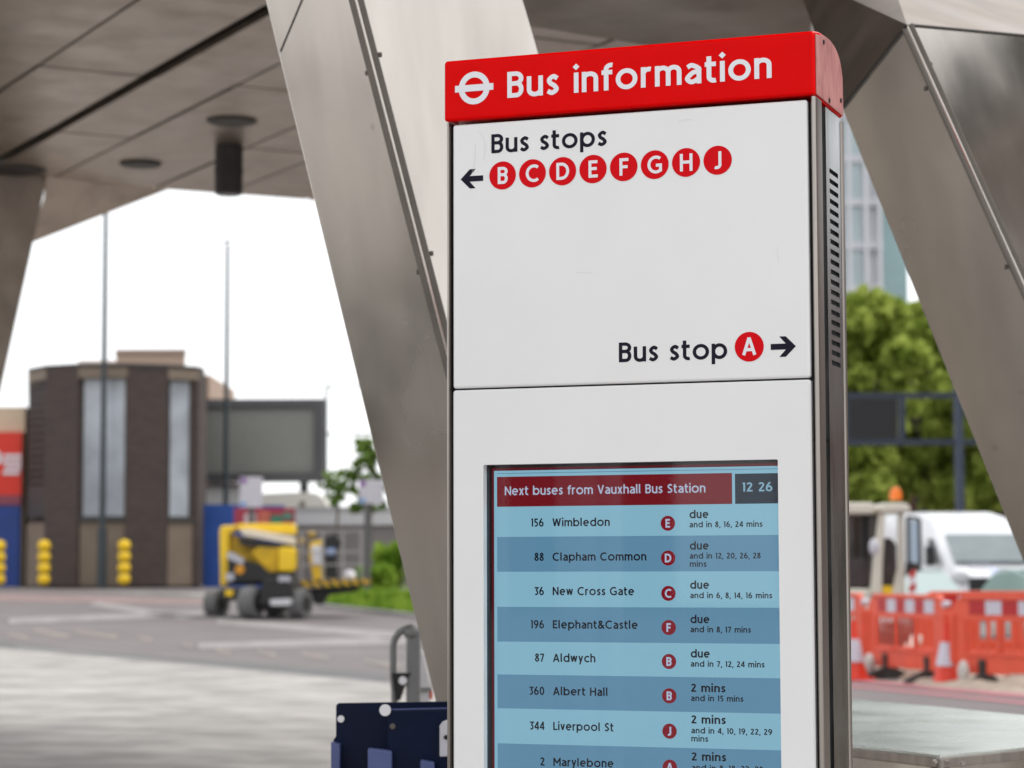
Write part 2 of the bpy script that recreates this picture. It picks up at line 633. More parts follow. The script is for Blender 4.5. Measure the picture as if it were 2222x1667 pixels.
m_steel_side = mat('side_steel', (0.38, 0.39, 0.385), 0.17, metal=1.0, col2=(0.15, 0.17, 0.175), scale=9, stretch=(2.5, 2.5, 0.35), rvar=0.09)
m_clad = steel_mat('cladding_steel', (0.56, 0.515, 0.465), 0.20)
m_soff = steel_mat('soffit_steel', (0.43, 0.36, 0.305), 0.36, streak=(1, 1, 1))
m_arch = steel_mat('arch_shaded_steel', (0.19, 0.150, 0.115), 0.4, streak=(1, 1, 1))  # darker copy of the canopy steel, dark ground reflection put into the colour
m_joint = mat('panel_joint', (0.035, 0.03, 0.026), 0.6)
m_trim = mat('ridge_trim', (0.15, 0.132, 0.115), 0.6, metal=0.5, var=0.2)

# ------------------------------------------------------------------ ground
m_road = mat('asphalt', (0.168, 0.147, 0.146), 0.85, var=0.16, scale=0.5, bump=0.4, bscale=90)
m_roadgrey = mat('new_asphalt', (0.125, 0.122, 0.122), 0.85, var=0.2, scale=0.7)
b = MB()
xs = np.linspace(-260, 260, 27)
ys = [-60, -20, 0, 20, 39, 42, 46, 52, 56, 60, 64, 120, 300, 900]
vs = [(x, y, tz(y) - 0.03) for y in ys for x in xs]
nx = len(xs)
fs = [(j * nx + i, j * nx + i + 1, (j + 1) * nx + i + 1, (j + 1) * nx + i) for j in range(len(ys) - 1) for i in range(nx - 1)]
b.add(vs, fs)
tag(b.build('road', m_road), kind='structure')

# paved forecourt, herringbone blocks
m_pave = bpy.data.materials.new('paving')
m_pave.use_nodes = True
n, l = m_pave.node_tree.nodes, m_pave.node_tree.links
pb = n['Principled BSDF']
pb.inputs['Roughness'].default_value = 0.7
tc = n.new('ShaderNodeTexCoord')
mp = n.new('ShaderNodeMapping')
mp.inputs['Rotation'].default_value = (0, 0, math.radians(28))
l.new(tc.outputs['Object'], mp.inputs[0])
bk = n.new('ShaderNodeTexBrick')
bk.inputs['Scale'].default_value = 1.0
bk.inputs['Brick Width'].default_value = 0.50
bk.inputs['Row Height'].default_value = 0.25
bk.inputs['Mortar Size'].default_value = 0.012
bk.inputs['Color1'].default_value = (0.46, 0.43, 0.405, 1)
bk.inputs['Color2'].default_value = (0.29, 0.27, 0.25, 1)
bk.inputs['Mortar'].default_value = (0.30, 0.28, 0.26, 1)
l.new(mp.outputs[0], bk.inputs[0])
nz = n.new('ShaderNodeTexNoise')
nz.inputs['Scale'].default_value = 0.9
nz.inputs['Detail'].default_value = 6
l.new(tc.outputs['Object'], nz.inputs[0])
rm = n.new('ShaderNodeMapRange')
rm.inputs['From Min'].default_value = 0.35
rm.inputs['From Max'].default_value = 0.6
rm.inputs['To Min'].default_value = 0.72
rm.inputs['To Max'].default_value = 1.0
l.new(nz.outputs['Fac'], rm.inputs[0])
mm = n.new('ShaderNodeMix')
mm.data_type = 'RGBA'
mm.blend_type = 'MULTIPLY'
mm.inputs[0].default_value = 1
l.new(bk.outputs['Color'], mm.inputs[6])
l.new(rm.outputs[0], mm.inputs[7])
l.new(mm.outputs[2], pb.inputs['Base Color'])
A, B = gp(0, 1400), gp(840, 1484)
dv = (B - A)[:2] / np.linalg.norm((B - A)[:2])
e0, e9 = A[:2] - dv * 0.3, B[:2] + dv * 26
far = np.array([-60, 38.9])
poly = [(*far, -0.3), (-8.6, 38.9, -0.3), (*B[:2], -0.3), (*e9, -0.3), (e9[0], -40, -0.3), (-60, -40, -0.3)]
tag(MB().prism(poly, (0, 0, 0.3)).build('plaza', m_pave), kind='structure')
# granite kerb between forecourt and road
m_kerb = mat('granite_kerb', (0.30, 0.29, 0.28), 0.8, var=0.2, scale=5)
kb = MB()
sx = np.array([dv[1], -dv[0]])
if sx @ np.array([1, 1]) < 0: sx = -sx
kb.prism([(*(A[:2] + sx * 0.01), -0.2), (*(e9 + sx * 0.01), -0.2), (*(e9 + sx * 0.16), -0.2), (*(A[:2] + sx * 0.16), -0.2)], (0, 0, 0.195))
tag(kb.build('kerb', m_kerb), kind='structure')


def strip(name, pts, m, dz=-0.022):
    b = MB()
    vs, k = [], 6
    # resample long sides so that the strip follows the rising ground
    a0, a1, b1, b0 = [gp(x, y, dz) for x, y in pts]
    for i in range(k + 1):
        t = i / k
        for u, v in ((a0, a1), (b0, b1)):
            p = u + (v - u) * t
            vs.append((p[0], p[1], tz(p[1]) + dz))
    b.add(vs, [(2 * i, 2 * i + 2, 2 * i + 3, 2 * i + 1) for i in range(k)])
    return tag(b.build(name, m), kind='structure')


m_paint = mat('worn_paint', (0.33, 0.305, 0.30), 0.8, col2=(0.20, 0.18, 0.178), scale=2.5)
m_yel = mat('worn_yellow', (0.28, 0.24, 0.19), 0.8, col2=(0.165, 0.15, 0.146), scale=1.4)
m_rline = mat('red_line', (0.50, 0.17, 0.20), 0.8, col2=(0.33, 0.17, 0.18), scale=2)
m_redroad = mat('red_surfacing', (0.25, 0.18, 0.17), 0.85, var=0.2, scale=1.2)
strip('road_patch', [(-60, 1380), (840, 1462), (840, 1486), (-60, 1398)], m_roadgrey, -0.026)
strip('road_patch', [(-40, 1288), (450, 1300), (450, 1312), (-40, 1304)], m_redroad, -0.026)
strip('road_marking', [(20, 1342), (440, 1326), (440, 1337), (20, 1354)], m_paint)
strip('road_marking', [(215, 1306), (430, 1336), (395, 1345), (190, 1312)], m_paint)
strip('road_marking', [(470, 1342), (870, 1372), (870, 1388), (470, 1354)], m_paint)
strip('road_marking', [(430, 1396), (880, 1380), (880, 1398), (430, 1408)], m_paint)
for x0, y0, x1, y1 in ((15, 1372, 60, 1379), (75, 1364, 150, 1378), (165, 1368, 255, 1378), (300, 1380, 330, 1384), (395, 1394, 420, 1400), (470, 1408, 500, 1412),
                       (560, 1411, 600, 1417), (655, 1415, 715, 1425), (790, 1430, 870, 1443)):
    strip('road_marking', [(x0, y0), (x1, y1), (x1, y1 + 9), (x0, y0 + 7)], m_yel)
strip('road_marking', [(1700, 1459), (2300, 1512), (2300, 1522), (1700, 1466)], m_rline)
strip('road_marking', [(1700, 1472), (2300, 1530), (2300, 1536), (1700, 1476)], m_rline)

# pavement in front of the brick building, with its kerb
m_pav2 = mat('far_pavement', (0.42, 0.40, 0.37), 0.8, var=0.15, scale=1.5)
k0, k1, k2 = gp(-300, 1272, -0.03), gp(300, 1290, -0.03), gp(470, 1302, -0.03)
pb_ = MB()
outl = [k0, k1, k2]
top = [(p[0], p[1], tz(p[1]) + 0.06) for p in outl]
bot = [(p[0], p[1], tz(p[1]) - 0.3) for p in outl]
back = [(k2[0] + 1.5, 75, tz(75) + 0.06), (k0[0] - 8, 75, tz(75) + 0.06)]
backb = [(p[0], p[1], -0.3) for p in back]
V = top + back + bot + backb
pb_.add(V, [(0, 1, 2, 3, 4), (5, 6, 1, 0), (6, 7, 2, 1), (7, 8, 3, 2), (9, 5, 0, 4), (8, 9, 4, 3)])
tag(pb_.build('pavement', m_pav2), kind='structure')

# planted verge on the right of the boom lift
m_soil = mat('verge_soil', (0.07, 0.09, 0.03), 0.9, var=0.4, scale=3)
v0, v1 = gp(705, 1318, -0.03), gp(1010, 1352, -0.03)
vb = MB()
q = [(v0[0], v0[1]), (v1[0], v1[1]), (v1[0] + 4, v1[1] + 14), (v0[0] - 1.0, v0[1] + 12)]
vv = [(x, y, tz(y) + 0.03) for x, y in q] + [(x, y, tz(y) - 0.4) for x, y in q]
vb.add(vv, [(0, 1, 2, 3), (4, 5, 1, 0), (5, 6, 2, 1), (7, 4, 0, 3)])
tag(vb.build('verge', m_soil), kind='structure')
kk = MB()
kd = np.array([v1[0] - v0[0], v1[1] - v0[1]])
kn = np.array([kd[1], -kd[0]]) / np.linalg.norm(kd)
if kn[1] > 0: kn = -kn
pts4 = []
for base, off in ((v0, 0.004), (v1, 0.004), (v1, 0.17), (v0, 0.17)):
    x, y = base[0] + kn[0] * off, base[1] + kn[1] * off
    pts4.append((x, y, tz(y)))
kk.add([(x, y, z - 0.3) for x, y, z in pts4] + [(x, y, z + 0.055) for x, y, z in pts4], [(0, 1, 5, 4), (1, 2, 6, 5), (2, 3, 7, 6), (3, 0, 4, 7), (4, 5, 6, 7)])
tag(kk.build('kerb', m_kerb), kind='structure')

# ------------------------------------------------------------------ bus station canopy
ANG = math.radians(152.2)
d1 = np.array([-math.sin(ANG), -math.cos(ANG)])          # along the long joints, away from the camera
d2 = np.array([-d1[1] * -1, d1[0] * -1])                 # across them, to the right
d2 = np.array([d1[1], -d1[0]])
ZC = 4.5


def st(s, t, z):
    p = d2 * s + d1 * t
    return np.array([p[0], p[1], z])


can = thing('bus_station_canopy', (0, 10, 0), 'stainless steel bus station canopy on slanting box legs, panelled underside with round downlights', 'canopy')
sof, sof_l, sof_r = MB(), MB(), MB()  # sof_l lies out of view, added only to shade the ground
sl = [-8.9, -7.5, -6.1, -4.7, -3.3, -1.9, -0.5, 0.9, 2.2, 3.4, 4.20, 4.94, 5.55, 6.46, 7.10, 7.85, 8.6]
tl = [2.6, 4.8, 7.0, 9.2, 11.4, 13.6, 15.25, 16.62, 18.74]
tl = [3.6, 5.8, 8.0, 10.15, 12.3, 14.45, 16.60, 18.74]
for i in range(len(sl) - 1):
    g0 = 0.055 if sl[i] == 4.94 else 0.014
    g1 = 0.055 if sl[i + 1] == 4.94 else 0.014
    for j in range(len(tl) - 1):
        if (sl[i] < -0.6 and (tl[j] > 8.1 or tl[j] < 5.7 or sl[i] > -3.4)) or (tl[j] < 9 and sl[i] > -0.6 and not 0.8 < sl[i] < 4.0): continue
        h = 0.0 if (i + j) % 2 else 0.004
        (sof_l if sl[i] < -0.6 else sof).prism([st(sl[i] + g0, tl[j] + 0.011, ZC + h), st(sl[i + 1] - g1, tl[j] + 0.011, ZC + h), st(sl[i + 1] - g1, tl[j + 1] - 0.011, ZC + h), st(sl[i] + g0, tl[j + 1] - 0.011, ZC + h)], (0, 0, 0.05))
for s0 in (8.62, 11.0, 13.4):
    for t0 in (4.2, 6.9):
        sof_r.prism([st(s0, t0, ZC), st(s0 + 2.36, t0, ZC), st(s0 + 2.36, t0 + 2.66, ZC), st(s0, t0 + 2.66, ZC)], (0, 0, 0.05))
slab = MB()
slab.prism([st(-0.5, 10.15, ZC + 0.09), st(8.6, 10.15, ZC + 0.09), st(8.6, 18.78, ZC + 0.09), st(-0.5, 18.78, ZC + 0.09)], (0, 0, 0.5))
slab.prism([st(0.9, 3.6, ZC + 0.09), st(4.2, 3.6, ZC + 0.09), st(4.2, 10.14, ZC + 0.09), st(0.9, 10.14, ZC + 0.09)], (0, 0, 0.5))
slab.prism([st(-8.9, 5.8, ZC + 0.09), st(-3.3, 5.8, ZC + 0.09), st(-3.3, 10.13, ZC + 0.09), st(-8.9, 10.13, ZC + 0.09)], (0, 0, 0.5))  # unseen left piece, added to darken the ground mirrored in the near leg
slab.prism([st(8.61, 4.2, ZC + 0.09), st(15.8, 4.2, ZC + 0.09), st(15.8, 9.6, ZC + 0.09), st(8.61, 9.6, ZC + 0.09)], (0, 0, 0.5))
slab.build('roof_slab', m_joint, can)
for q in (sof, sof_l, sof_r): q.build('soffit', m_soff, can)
# haunch panel running down to the far leg
gA, gB, gC = P(100, 383, 18.95), P(368, 410, 19.9), P(63, 529, 19.4)
MB().prism([gA, gB, gC, P(95, 430, 19.1)], (0.25, 0.5, 0.35)).build('haunch', m_soff, can)
# recessed downlights
for px, py, r in ((503, 262, 0.165), (305, 356, 0.15), (35, 368, 0.22)):
    p = P(px, py, 1)
    v = ray(px, py)
    p = OR + v * ((ZC - 0.004 - EYE) / v[2])
    o = MB().lathe((p[0], p[1], ZC - 0.012), [(r * 1.12, 0), (r * 1.12, 0.010)]).build('downlight', m_trim, can)
    MB().lathe((p[0], p[1], ZC - 0.020), [(r, 0), (r, 0.006)]).build('lamp_recess', m_joint, o)


def leg(pts_top, pts_bot, name='leg'):
    """leaning box leg: three measured arrises (left, ridge, right) plus the hidden fourth"""
    L0, R0, Q0 = pts_top
    L1, R1, Q1 = pts_bot

    def flat(a, p):
        # slide p along its sight line into the plane of the face, so that the face stays flat
        nm = np.cross(R1 - R0, a - R0)
        d_ = p - OR
        return OR + d_ * ((R0 - OR) @ nm / (d_ @ nm))
    L1, Q1 = flat(L0, L1), flat(Q0, Q1)
    B0, B1 = L0 + Q0 - R0, L1 + Q1 - R1
    b = MB()
    b.add([L0, R0, Q0, B0, L1, R1, Q1, B1], [(0, 4, 5, 1), (1, 5, 6, 2), (2, 6, 7, 3), (3, 7, 4, 0), (4, 7, 6, 5), (0, 1, 2, 3)])
    o = b.build(name, m_clad, can, bevel=0.006)
    # double bead along the ridge
    ax = (R1 - R0) / np.linalg.norm(R1 - R0)
    nl = (L0 - R0) / np.linalg.norm(L0 - R0)
    nq = (Q0 - R0) / np.linalg.norm(Q0 - R0)
    out = -(nl + nq)
    out /= np.linalg.norm(out)
    t = MB()
    t.bar(R0 + nl * 0.016 + out * 0.006, R1 + nl * 0.016 + out * 0.006, 0.014, 0.008, upv=out)
    t.bar(R0 + nq * 0.018 + out * 0.006, R1 + nq * 0.018 + out * 0.006, 0.016, 0.008, upv=out)
    t.build('ridge_trim', m_trim, o, bevel=0.003)
    L_ = np.linalg.norm(R1 - R0)
    for k in range(int(L_ / 0.54)):
        for n_, e_ in ((nl, 0.030), (nq, 0.034)):
            c_ = R0 + ax * (0.12 + k * 0.54 + (0.05 if e_ < 0.032 else 0)) + n_ * e_
            MB().box(c_[0] - 0.005, c_[0] + 0.005, c_[1] - 0.005, c_[1] + 0.005, c_[2] - 0.006, c_[2] + 0.006).build('clip', m_trim, o, bevel=0.002)
    return o


# near leg behind the sign
la = leg((P(478, -400, 6.25), P(668, -400, 6.0), P(1020, -400, 6.35)), (P(1120, 2250, 6.25), P(1353, 2250, 6.0), P(1790, 2250, 6.35)))
sj = MB()
sL, sR = P(478, -400, 6.25), P(668, -400, 6.0)
sn = np.cross(P(1353, 2250, 6.0) - sR, sL - sR)
sn = sn / np.linalg.norm(sn)
if sn[1] > 0: sn = -sn
sp_ = [OR + ray(x, y) * (((sR - OR) @ sn) / (ray(x, y) @ sn)) + sn * 0.0005 for x, y in ((609, 112), (664, -20))]
sj.bar(sp_[0], sp_[1], 0.006, 0.001, upv=sn)
sj.build('panel_joint', m_joint, la)
# right hand leg
LB = [(1825, 300), (2604, 2090)]
RB = [(1955, 0), (2222, 600)]


def lin(a, b, y):
    return a[0] + (b[0] - a[0]) * (y - a[1]) / (b[1] - a[1])


def legB(y):
    return P(lin((1828, 312), (2212, 1227), y), y, 6.55), P(lin((1956, 0), (2222, 598), y), y, 6.35), P(lin((1956, 0), (2222, 598), y) + 330, y, 7.1)


cut = (P(1826, 236, 6.55), P(1968, 54, 6.35), P(2300, 84, 7.1))
lb = leg(cut, legB(1750))
# head of the right leg, leaning back up to the arch soffit
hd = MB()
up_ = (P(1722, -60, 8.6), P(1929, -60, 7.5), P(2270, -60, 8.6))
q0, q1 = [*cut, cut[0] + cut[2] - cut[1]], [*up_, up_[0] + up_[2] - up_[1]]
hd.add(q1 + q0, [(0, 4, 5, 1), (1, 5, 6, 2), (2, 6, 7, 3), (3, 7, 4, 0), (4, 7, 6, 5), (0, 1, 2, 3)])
hd.build('leg_head', steel_mat('head_shaded_steel', (0.30, 0.25, 0.21), 0.4, streak=(1, 1, 1)), can)  # steel darkened in its colour to stand in for dim reflections
be = MB()


def AZ(px, py, z=3.45):
    v = ray(px, py)
    return OR + v * ((z - EYE) / v[2])


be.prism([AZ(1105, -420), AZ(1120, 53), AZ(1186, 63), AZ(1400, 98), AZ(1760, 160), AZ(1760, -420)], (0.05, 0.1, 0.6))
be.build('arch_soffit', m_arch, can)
t = MB()
t.bar(P(1968, 54, 6.345), P(1826, 236, 6.545), 0.009, 0.006, upv=(0, 1, 0))
t.bar(P(1975, 54, 6.36), P(2290, 83, 7.07), 0.005, 0.005, upv=(0, 1, 0))
t.build('panel_joint', m_joint, lb)
# far left leg
q0 = P(103, 383, 19.0)
q1 = P(-160, 1577, 19.0)
vx = np.array([-0.9, 0.55, 0])
vr = np.array([-0.75, -0.35, 0])
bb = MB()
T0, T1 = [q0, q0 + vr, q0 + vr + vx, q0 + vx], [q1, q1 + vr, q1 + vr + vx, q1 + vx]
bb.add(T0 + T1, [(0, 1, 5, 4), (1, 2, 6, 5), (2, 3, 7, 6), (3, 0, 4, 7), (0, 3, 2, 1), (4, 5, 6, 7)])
bb.build('leg', MATS['head_shaded_steel'], can)  # dark reflection put into the steel colour here too
# spotlight tube hanging below the soffit
hp = OR + ray(497, 318) * ((ZC - EYE) / ray(497, 318)[2])
sp = thing('ceiling_spotlight', hp, 'dark cylinder spotlight hanging under the canopy edge', 'light')
MB().lathe((hp[0], hp[1], ZC - 0.37), [(0.095, 0), (0.107, 0.004), (0.107, 0.37 - 0.006)], 24).build('housing', mat('spot_housing', (0.035, 0.033, 0.033), 0.45, var=0.2), sp, smooth=True)
MB().lathe((hp[0], hp[1], ZC - 0.376), [(0.085, 0), (0.085, 0.004)], 24).build('lens', mat('spot_lens', (0.08, 0.08, 0.085), 0.1), sp)
MB().lathe((hp[0], hp[1], ZC - 0.20), [(0.111, 0), (0.111, 0.02)], 24).build('collar', m_joint, sp, smooth=True)

# ------------------------------------------------------------------ steel plinth at the foot of the right leg
zt = 0.815


def pz(px, py):
    v = ray(px, py)
    return OR + v * ((zt - EYE) / v[2])


pl_ = thing('steel_plinth', (*pz(2040, 1640)[:2], 0), 'low stainless steel plinth with pale flat top at the foot of the slanting leg', 'plinth')
pa, pl1, pl2, pr2, pr1 = pz(2040, 1640), pz(1700, 1600), pz(1700, 1502), pz(2420, 1590), pz(2420, 1603)
pr2 = pz(2420, 1570)
MB().prism([pa + (0, 0, -0.03), pl1 + (0, 0, -0.03), pl2 + (0, 0, -0.03), pr2 + (0, 0, -0.03), pr1 + (0, 0, -0.03)], (0, 0, -0.785)).build('body', m_clad, pl_)
m_top = steel_mat('plinth_top_steel', (0.60, 0.63, 0.59), 0.26, dirt=0.25, streak=(1, 1, 1))
MB().prism([pa, pl1, pl2, pr2, pr1], (0, 0, -0.0285)).build('top_plate', m_top, pl_, bevel=0.004)
tr = MB()
for u, v in ((pa, pl1), (pa, pr1)):
    dn = np.array([0, 0, -0.018])
    dd = (v - u) / np.linalg.norm(v - u)
    nn = np.array([dd[1], -dd[0], 0])
    if nn[1] > 0: nn = -nn
    tr.bar(u + dn + nn * 0.006, v + dn + nn * 0.006, 0.014, 0.026)
    tr.bar(u + dd * 0.022 + nn * 0.006 + (0, 0, -0.032), u + dd * 0.022 + nn * 0.006 + (0, 0, -0.8), 0.018, 0.012, upv=nn)
tr.cyl(pa + (0, -0.004, -0.006), pa + (0, -0.004, -0.8), 0.011)
tr.build('edge_trim', m_post, pl_, bevel=0.003)
for px, py, ddp in ((2028, 1652, 0), (2087, 1656, 0)):
    c0 = P(px, py, 6.02 if px < 2040 else 6.05)
    MB().cyl(c0, c0 + np.array([0, -0.02, 0]), 0.005, n=8).build('screw', m_post, pl_)

# ------------------------------------------------------------------ bus information sign
YAW = 0.3528264
cx0, cy0 = 0.24572594, 4.70794248
sign = thing('bus_information_sign', (cx0, cy0, 0), 'tall white and red bus information totem with arrows, lettered stops and a blue departures screen', 'sign', rz=-YAW)
# local axes: x along the face, y into the sign, z up
body = MB().box(-0.396, 0.372, 0.020, 0.248, 1.55, 2.222).box(-0.396, 0.372, 0.078, 0.248, 0.02, 1.549).box(-0.396, -0.332, 0.020, 0.0779, 0.02, 1.549).box(0.303, 0.372, 0.020, 0.0779, 0.02, 1.549).build('carcass', m_gap, sign, local=True, bevel=0.004)
MB().box(-0.39, 0.38, -0.0, 0.25, 0.0, 0.06).build('base_plate', m_post, sign, local=True)


def corner_post(xa, sgn, w=0.021, name='corner_post'):
    b = MB()
    dpt = 0.058
    prof = [(0, 0.004), (0, dpt)] + [(sgn * w, dpt)] + [(sgn * (w - 0.007 + 0.007 * math.cos(a)), 0.012 - 0.010 * math.sin(a)) for a in np.linspace(0, math.pi / 2, 7)]
    b.prism([(xa + x, y - 0.006, 0.02) for x, y in prof], (0, 0, 2.2085))
    return b.build(name, m_post, sign, local=True, smooth=True)


corner_post(0.3722, 1, 0.0092)
corner_post(-0.3987, -1, 0.0084)
# right flank: black rebate, polished panel with louvre slots, rear trim
sd = MB()
zs0, zs1, ns = 1.7035, 2.1045, 20
pitch_ = (zs1 - zs0) / (ns - 0.5)
ya, yb, yc, yd = 0.0895, 0.119, 0.200, 0.229
sd.box(0.3705, 0.3808, ya, yb, 0.02, 2.224)
sd.box(0.3705, 0.3808, yc, yd, 0.02, 2.224)
sd.box(0.3705, 0.3808, yb, yc, 0.02, zs0)
for k in range(ns):
    z0 = zs0 + k * pitch_
    top_ = 2.224 if k == ns - 1 else z0 + pitch_
    sd.box(0.3705, 0.3808, yb, yc, z0 + 0.0098, top_)
fl = sd.build('side_panel', m_steel_side, sign, local=True)
MB().box(0.3721, 0.3735, 0.110, 0.21, zs0 - 0.02, zs1 + 0.02).build('louvre_void', m_dark, fl, local=True)
MB().box(0.366, 0.3835, 0.231, 0.255, 0.02, 2.222).build('rear_trim', m_post, sign, local=True, bevel=0.004)
MB().box(-0.402, -0.388, 0.06, 0.255, 0.02, 2.222).build('side_panel', m_steel_side, sign, local=True, bevel=0.003)
# white panels
pan = MB().box(-0.3912, 0.3648, -0.004, 0.015, 1.6692, 2.2228).build('route_panel', m_white, sign, local=True, bevel=0.0055, seg=4)
X0, X1, Z0, Z1 = -0.3238, 0.2968, 0.60, 1.5098
lo = MB()
lo.box(-0.3915, 0.3648, 0.0, 0.015, Z1, 1.6656)
lo.box(-0.3915, X0, 0.0, 0.015, 0.08, Z1)
lo.box(X1, 0.3648, 0.0, 0.015, 0.08, Z1)
lo.box(X0, X1, 0.0, 0.015, 0.08, Z0)
# one continuous frame: rounded outer plate with a cut-out for the screen
fr = MB()


def rr(x0, x1, z0, z1, r, n=6):
    pts = []
    for cx_, cz_, a in ((x1 - r, z1 - r, 0), (x0 + r, z1 - r, 90), (x0 + r, z0 + r, 180), (x1 - r, z0 + r, 270)):
        pts += arc(cx_, cz_, r, r, a, a + 90, n)
    return pts


outer, inner = rr(-0.3915, 0.3648, 0.08, 1.6656, 0.006), rr(X0, X1, Z0, Z1, 0.003)
outer_s = rr(-0.3915 + 0.003, 0.3648 - 0.003, 0.083, 1.6626, 0.004)
N = len(outer)
V = [(x, -0.0005, z) for x, z in outer] + [(x, -0.004, z) for x, z in outer_s] + [(x, -0.004, z) for x, z in inner] + [(x, 0.016, z) for x, z in inner] + [(x, 0.016, z) for x, z in outer]
F = []
for i in range(N):
    j = (i + 1) % N
    F += [(i, j, N + j, N + i), (N + i, N + j, 2 * N + j, 2 * N + i), (2 * N + i, 2 * N + j, 3 * N + j, 3 * N + i), (4 * N + i, i, j, 4 * N + j)[::-1] if False else (4 * N + j, j, i, 4 * N + i), (3 * N + i, 3 * N + j, 4 * N + j, 4 * N + i)]
fr.add(V, F)
low = fr.build('screen_surround', m_white, sign, local=True)
# header box
hdp = MB()
dome = spl([(-0.004, 2.3590), (0.05, 2.3690), (0.12, 2.3725), (0.185, 2.3660), (0.23, 2.3480), (0.254, 2.318)], 5)
prof = [(-0.010, 2.2305), (-0.010, 2.3560)] + dome + [(0.257, 2.2305)]
hdp.prism([(-0.4085, y, z) for y, z in prof], (0.789, 0, 0))
hd_ = hdp.build('header_box', m_red, sign, local=True, bevel=0.006, seg=3)
MB().prism([(0.3807, y, z) for y, z in [(0.004, 2.2335), (0.004, 2.3550)] + [(0.018 + (q[0] + 0.004) * 0.895, q[1] - 0.0035) for q in dome[1:]] + [(0.2535, 2.2335)]], (0.0022, 0, 0)).build('end_cap', m_redfade, sign, local=True, bevel=0.001)
for yy, zz in ((0.115, 2.2415), (0.225, 2.262), (0.07, 2.352)):
    MB().cyl((0.3825, yy, zz), (0.3850, yy, zz), 0.005, n=10).build('rivet', m_dark, sign, local=True)
YF = -0.0105
# roundel
ry = YF - 0.0004
rb = MB()
ro, rin, rcx, rcz = 0.0346, 0.0222, -0.3401, 2.2965
nn_ = 64
rb.add([(rcx + r * math.cos(2 * math.pi * k / nn_), ry, rcz + r * math.sin(2 * math.pi * k / nn_)) for r in (ro, rin) for k in range(nn_)],
       [(k, (k + 1) % nn_, nn_ + (k + 1) % nn_, nn_ + k)[::-1] for k in range(nn_)])
rb.box(-0.3830, -0.2972, ry - 0.0003, ry - 0.0001, rcz - 0.0068, rcz + 0.0072)
rb.build('roundel', m_vwhite, hd_, local=True)
lettering(hd_, 'Bus information', -0.2664, 2.2698, 0.0546, 0.172, m_vwhite, ry, x1=0.2952, track=0.125)
YP = -0.0045
lettering(pan, 'Bus stops', -0.3045, 2.1572, 0.0400, 0.17, m_navy, YP, x1=-0.0526, track=0.12)
for i, chx in enumerate('BCDEFGHJ'):
    x = -0.2797 + i * 0.06578
    z = 2.1094 + i * 0.0004
    disc(pan, x, z, 0.0294, m_vred, YP - 0.0002, 'stop_disc')
    lettering(pan, chx, x + 0.0005, z - 0.0178, 0.0356, 0.175, m_vwhite, YP - 0.0006, align='c', name='stop_letter')
disc(pan, 0.2417, 1.7343, 0.0296, m_vred, YP - 0.0002, 'stop_disc')
lettering(pan, 'A', 0.2417, 1.7343 - 0.0165, 0.0356, 0.18, m_vwhite, YP - 0.0006, align='c', name='stop_letter')
lettering(pan, 'Bus stop', -0.0295, 1.7122, 0.0400, 0.17, m_navy, YP, x1=0.1966, track=0.12)


m_scr = mat('scratch', (0.50, 0.50, 0.52), 0.5)
for pts in ([(-0.333, 2.205), (-0.322, 2.192), (-0.318, 2.17), (-0.322, 2.145)], [(-0.340, 2.18), (-0.342, 2.14), (-0.349, 2.115)], [(0.10, 2.196), (0.118, 2.199), (0.131, 2.197)], [(-0.12, 1.90), (-0.10, 1.897), (-0.085, 1.899)], [(0.30, 1.93), (0.304, 1.90)]):
    L_, R_ = ribbon(spl(pts), 0.0005)
    b = MB()
    for a in range(len(L_) - 1):
        b.add([(q[0], YP - 0.0001, q[1]) for q in (R_[a], R_[a + 1], L_[a + 1], L_[a])], [(0, 1, 2, 3)])
    b.build('scratch', m_scr, pan, local=True)


def arrow(xt, xe, zc, s):
    """chunky arrow, tip at xt"""
    b = MB()
    hgt, tk = 0.0203, 0.0118
    b.add([(xt, YP, zc), (xt + s * 0.0205, YP, zc + hgt), (xt + s * 0.0335, YP, zc + hgt), (xt + s * 0.0150, YP, zc)], [(0, 1, 2, 3)])
    b.add([(xt, YP, zc), (xt + s * 0.0150, YP, zc), (xt + s * 0.0335, YP, zc - hgt), (xt + s * 0.0205, YP, zc - hgt)], [(0, 1, 2, 3)])
    b.add([(xt + s * 0.010, YP - 0.0001, zc - tk / 2), (xe, YP - 0.0001, zc - tk / 2), (xe, YP - 0.0001, zc + tk / 2), (xt + s * 0.010, YP - 0.0001, zc + tk / 2)], [(0, 1, 2, 3)])
    return b.build('arrow', m_navy, pan, local=True)


arrow(-0.3732, -0.3228, 2.1066, 1)
arrow(0.3362, 0.2854, 1.7322, -1)

# ---- departures screen, set back behind the cut-out
def screen_mat(name, rgb, k=1.0, lit=0.80):
    c = S(*rgb)
    return mat(name, tuple(x * 0.03 for x in c), 0.25, emit=tuple(x * k for x in c), estr=lit, spec=0.06)


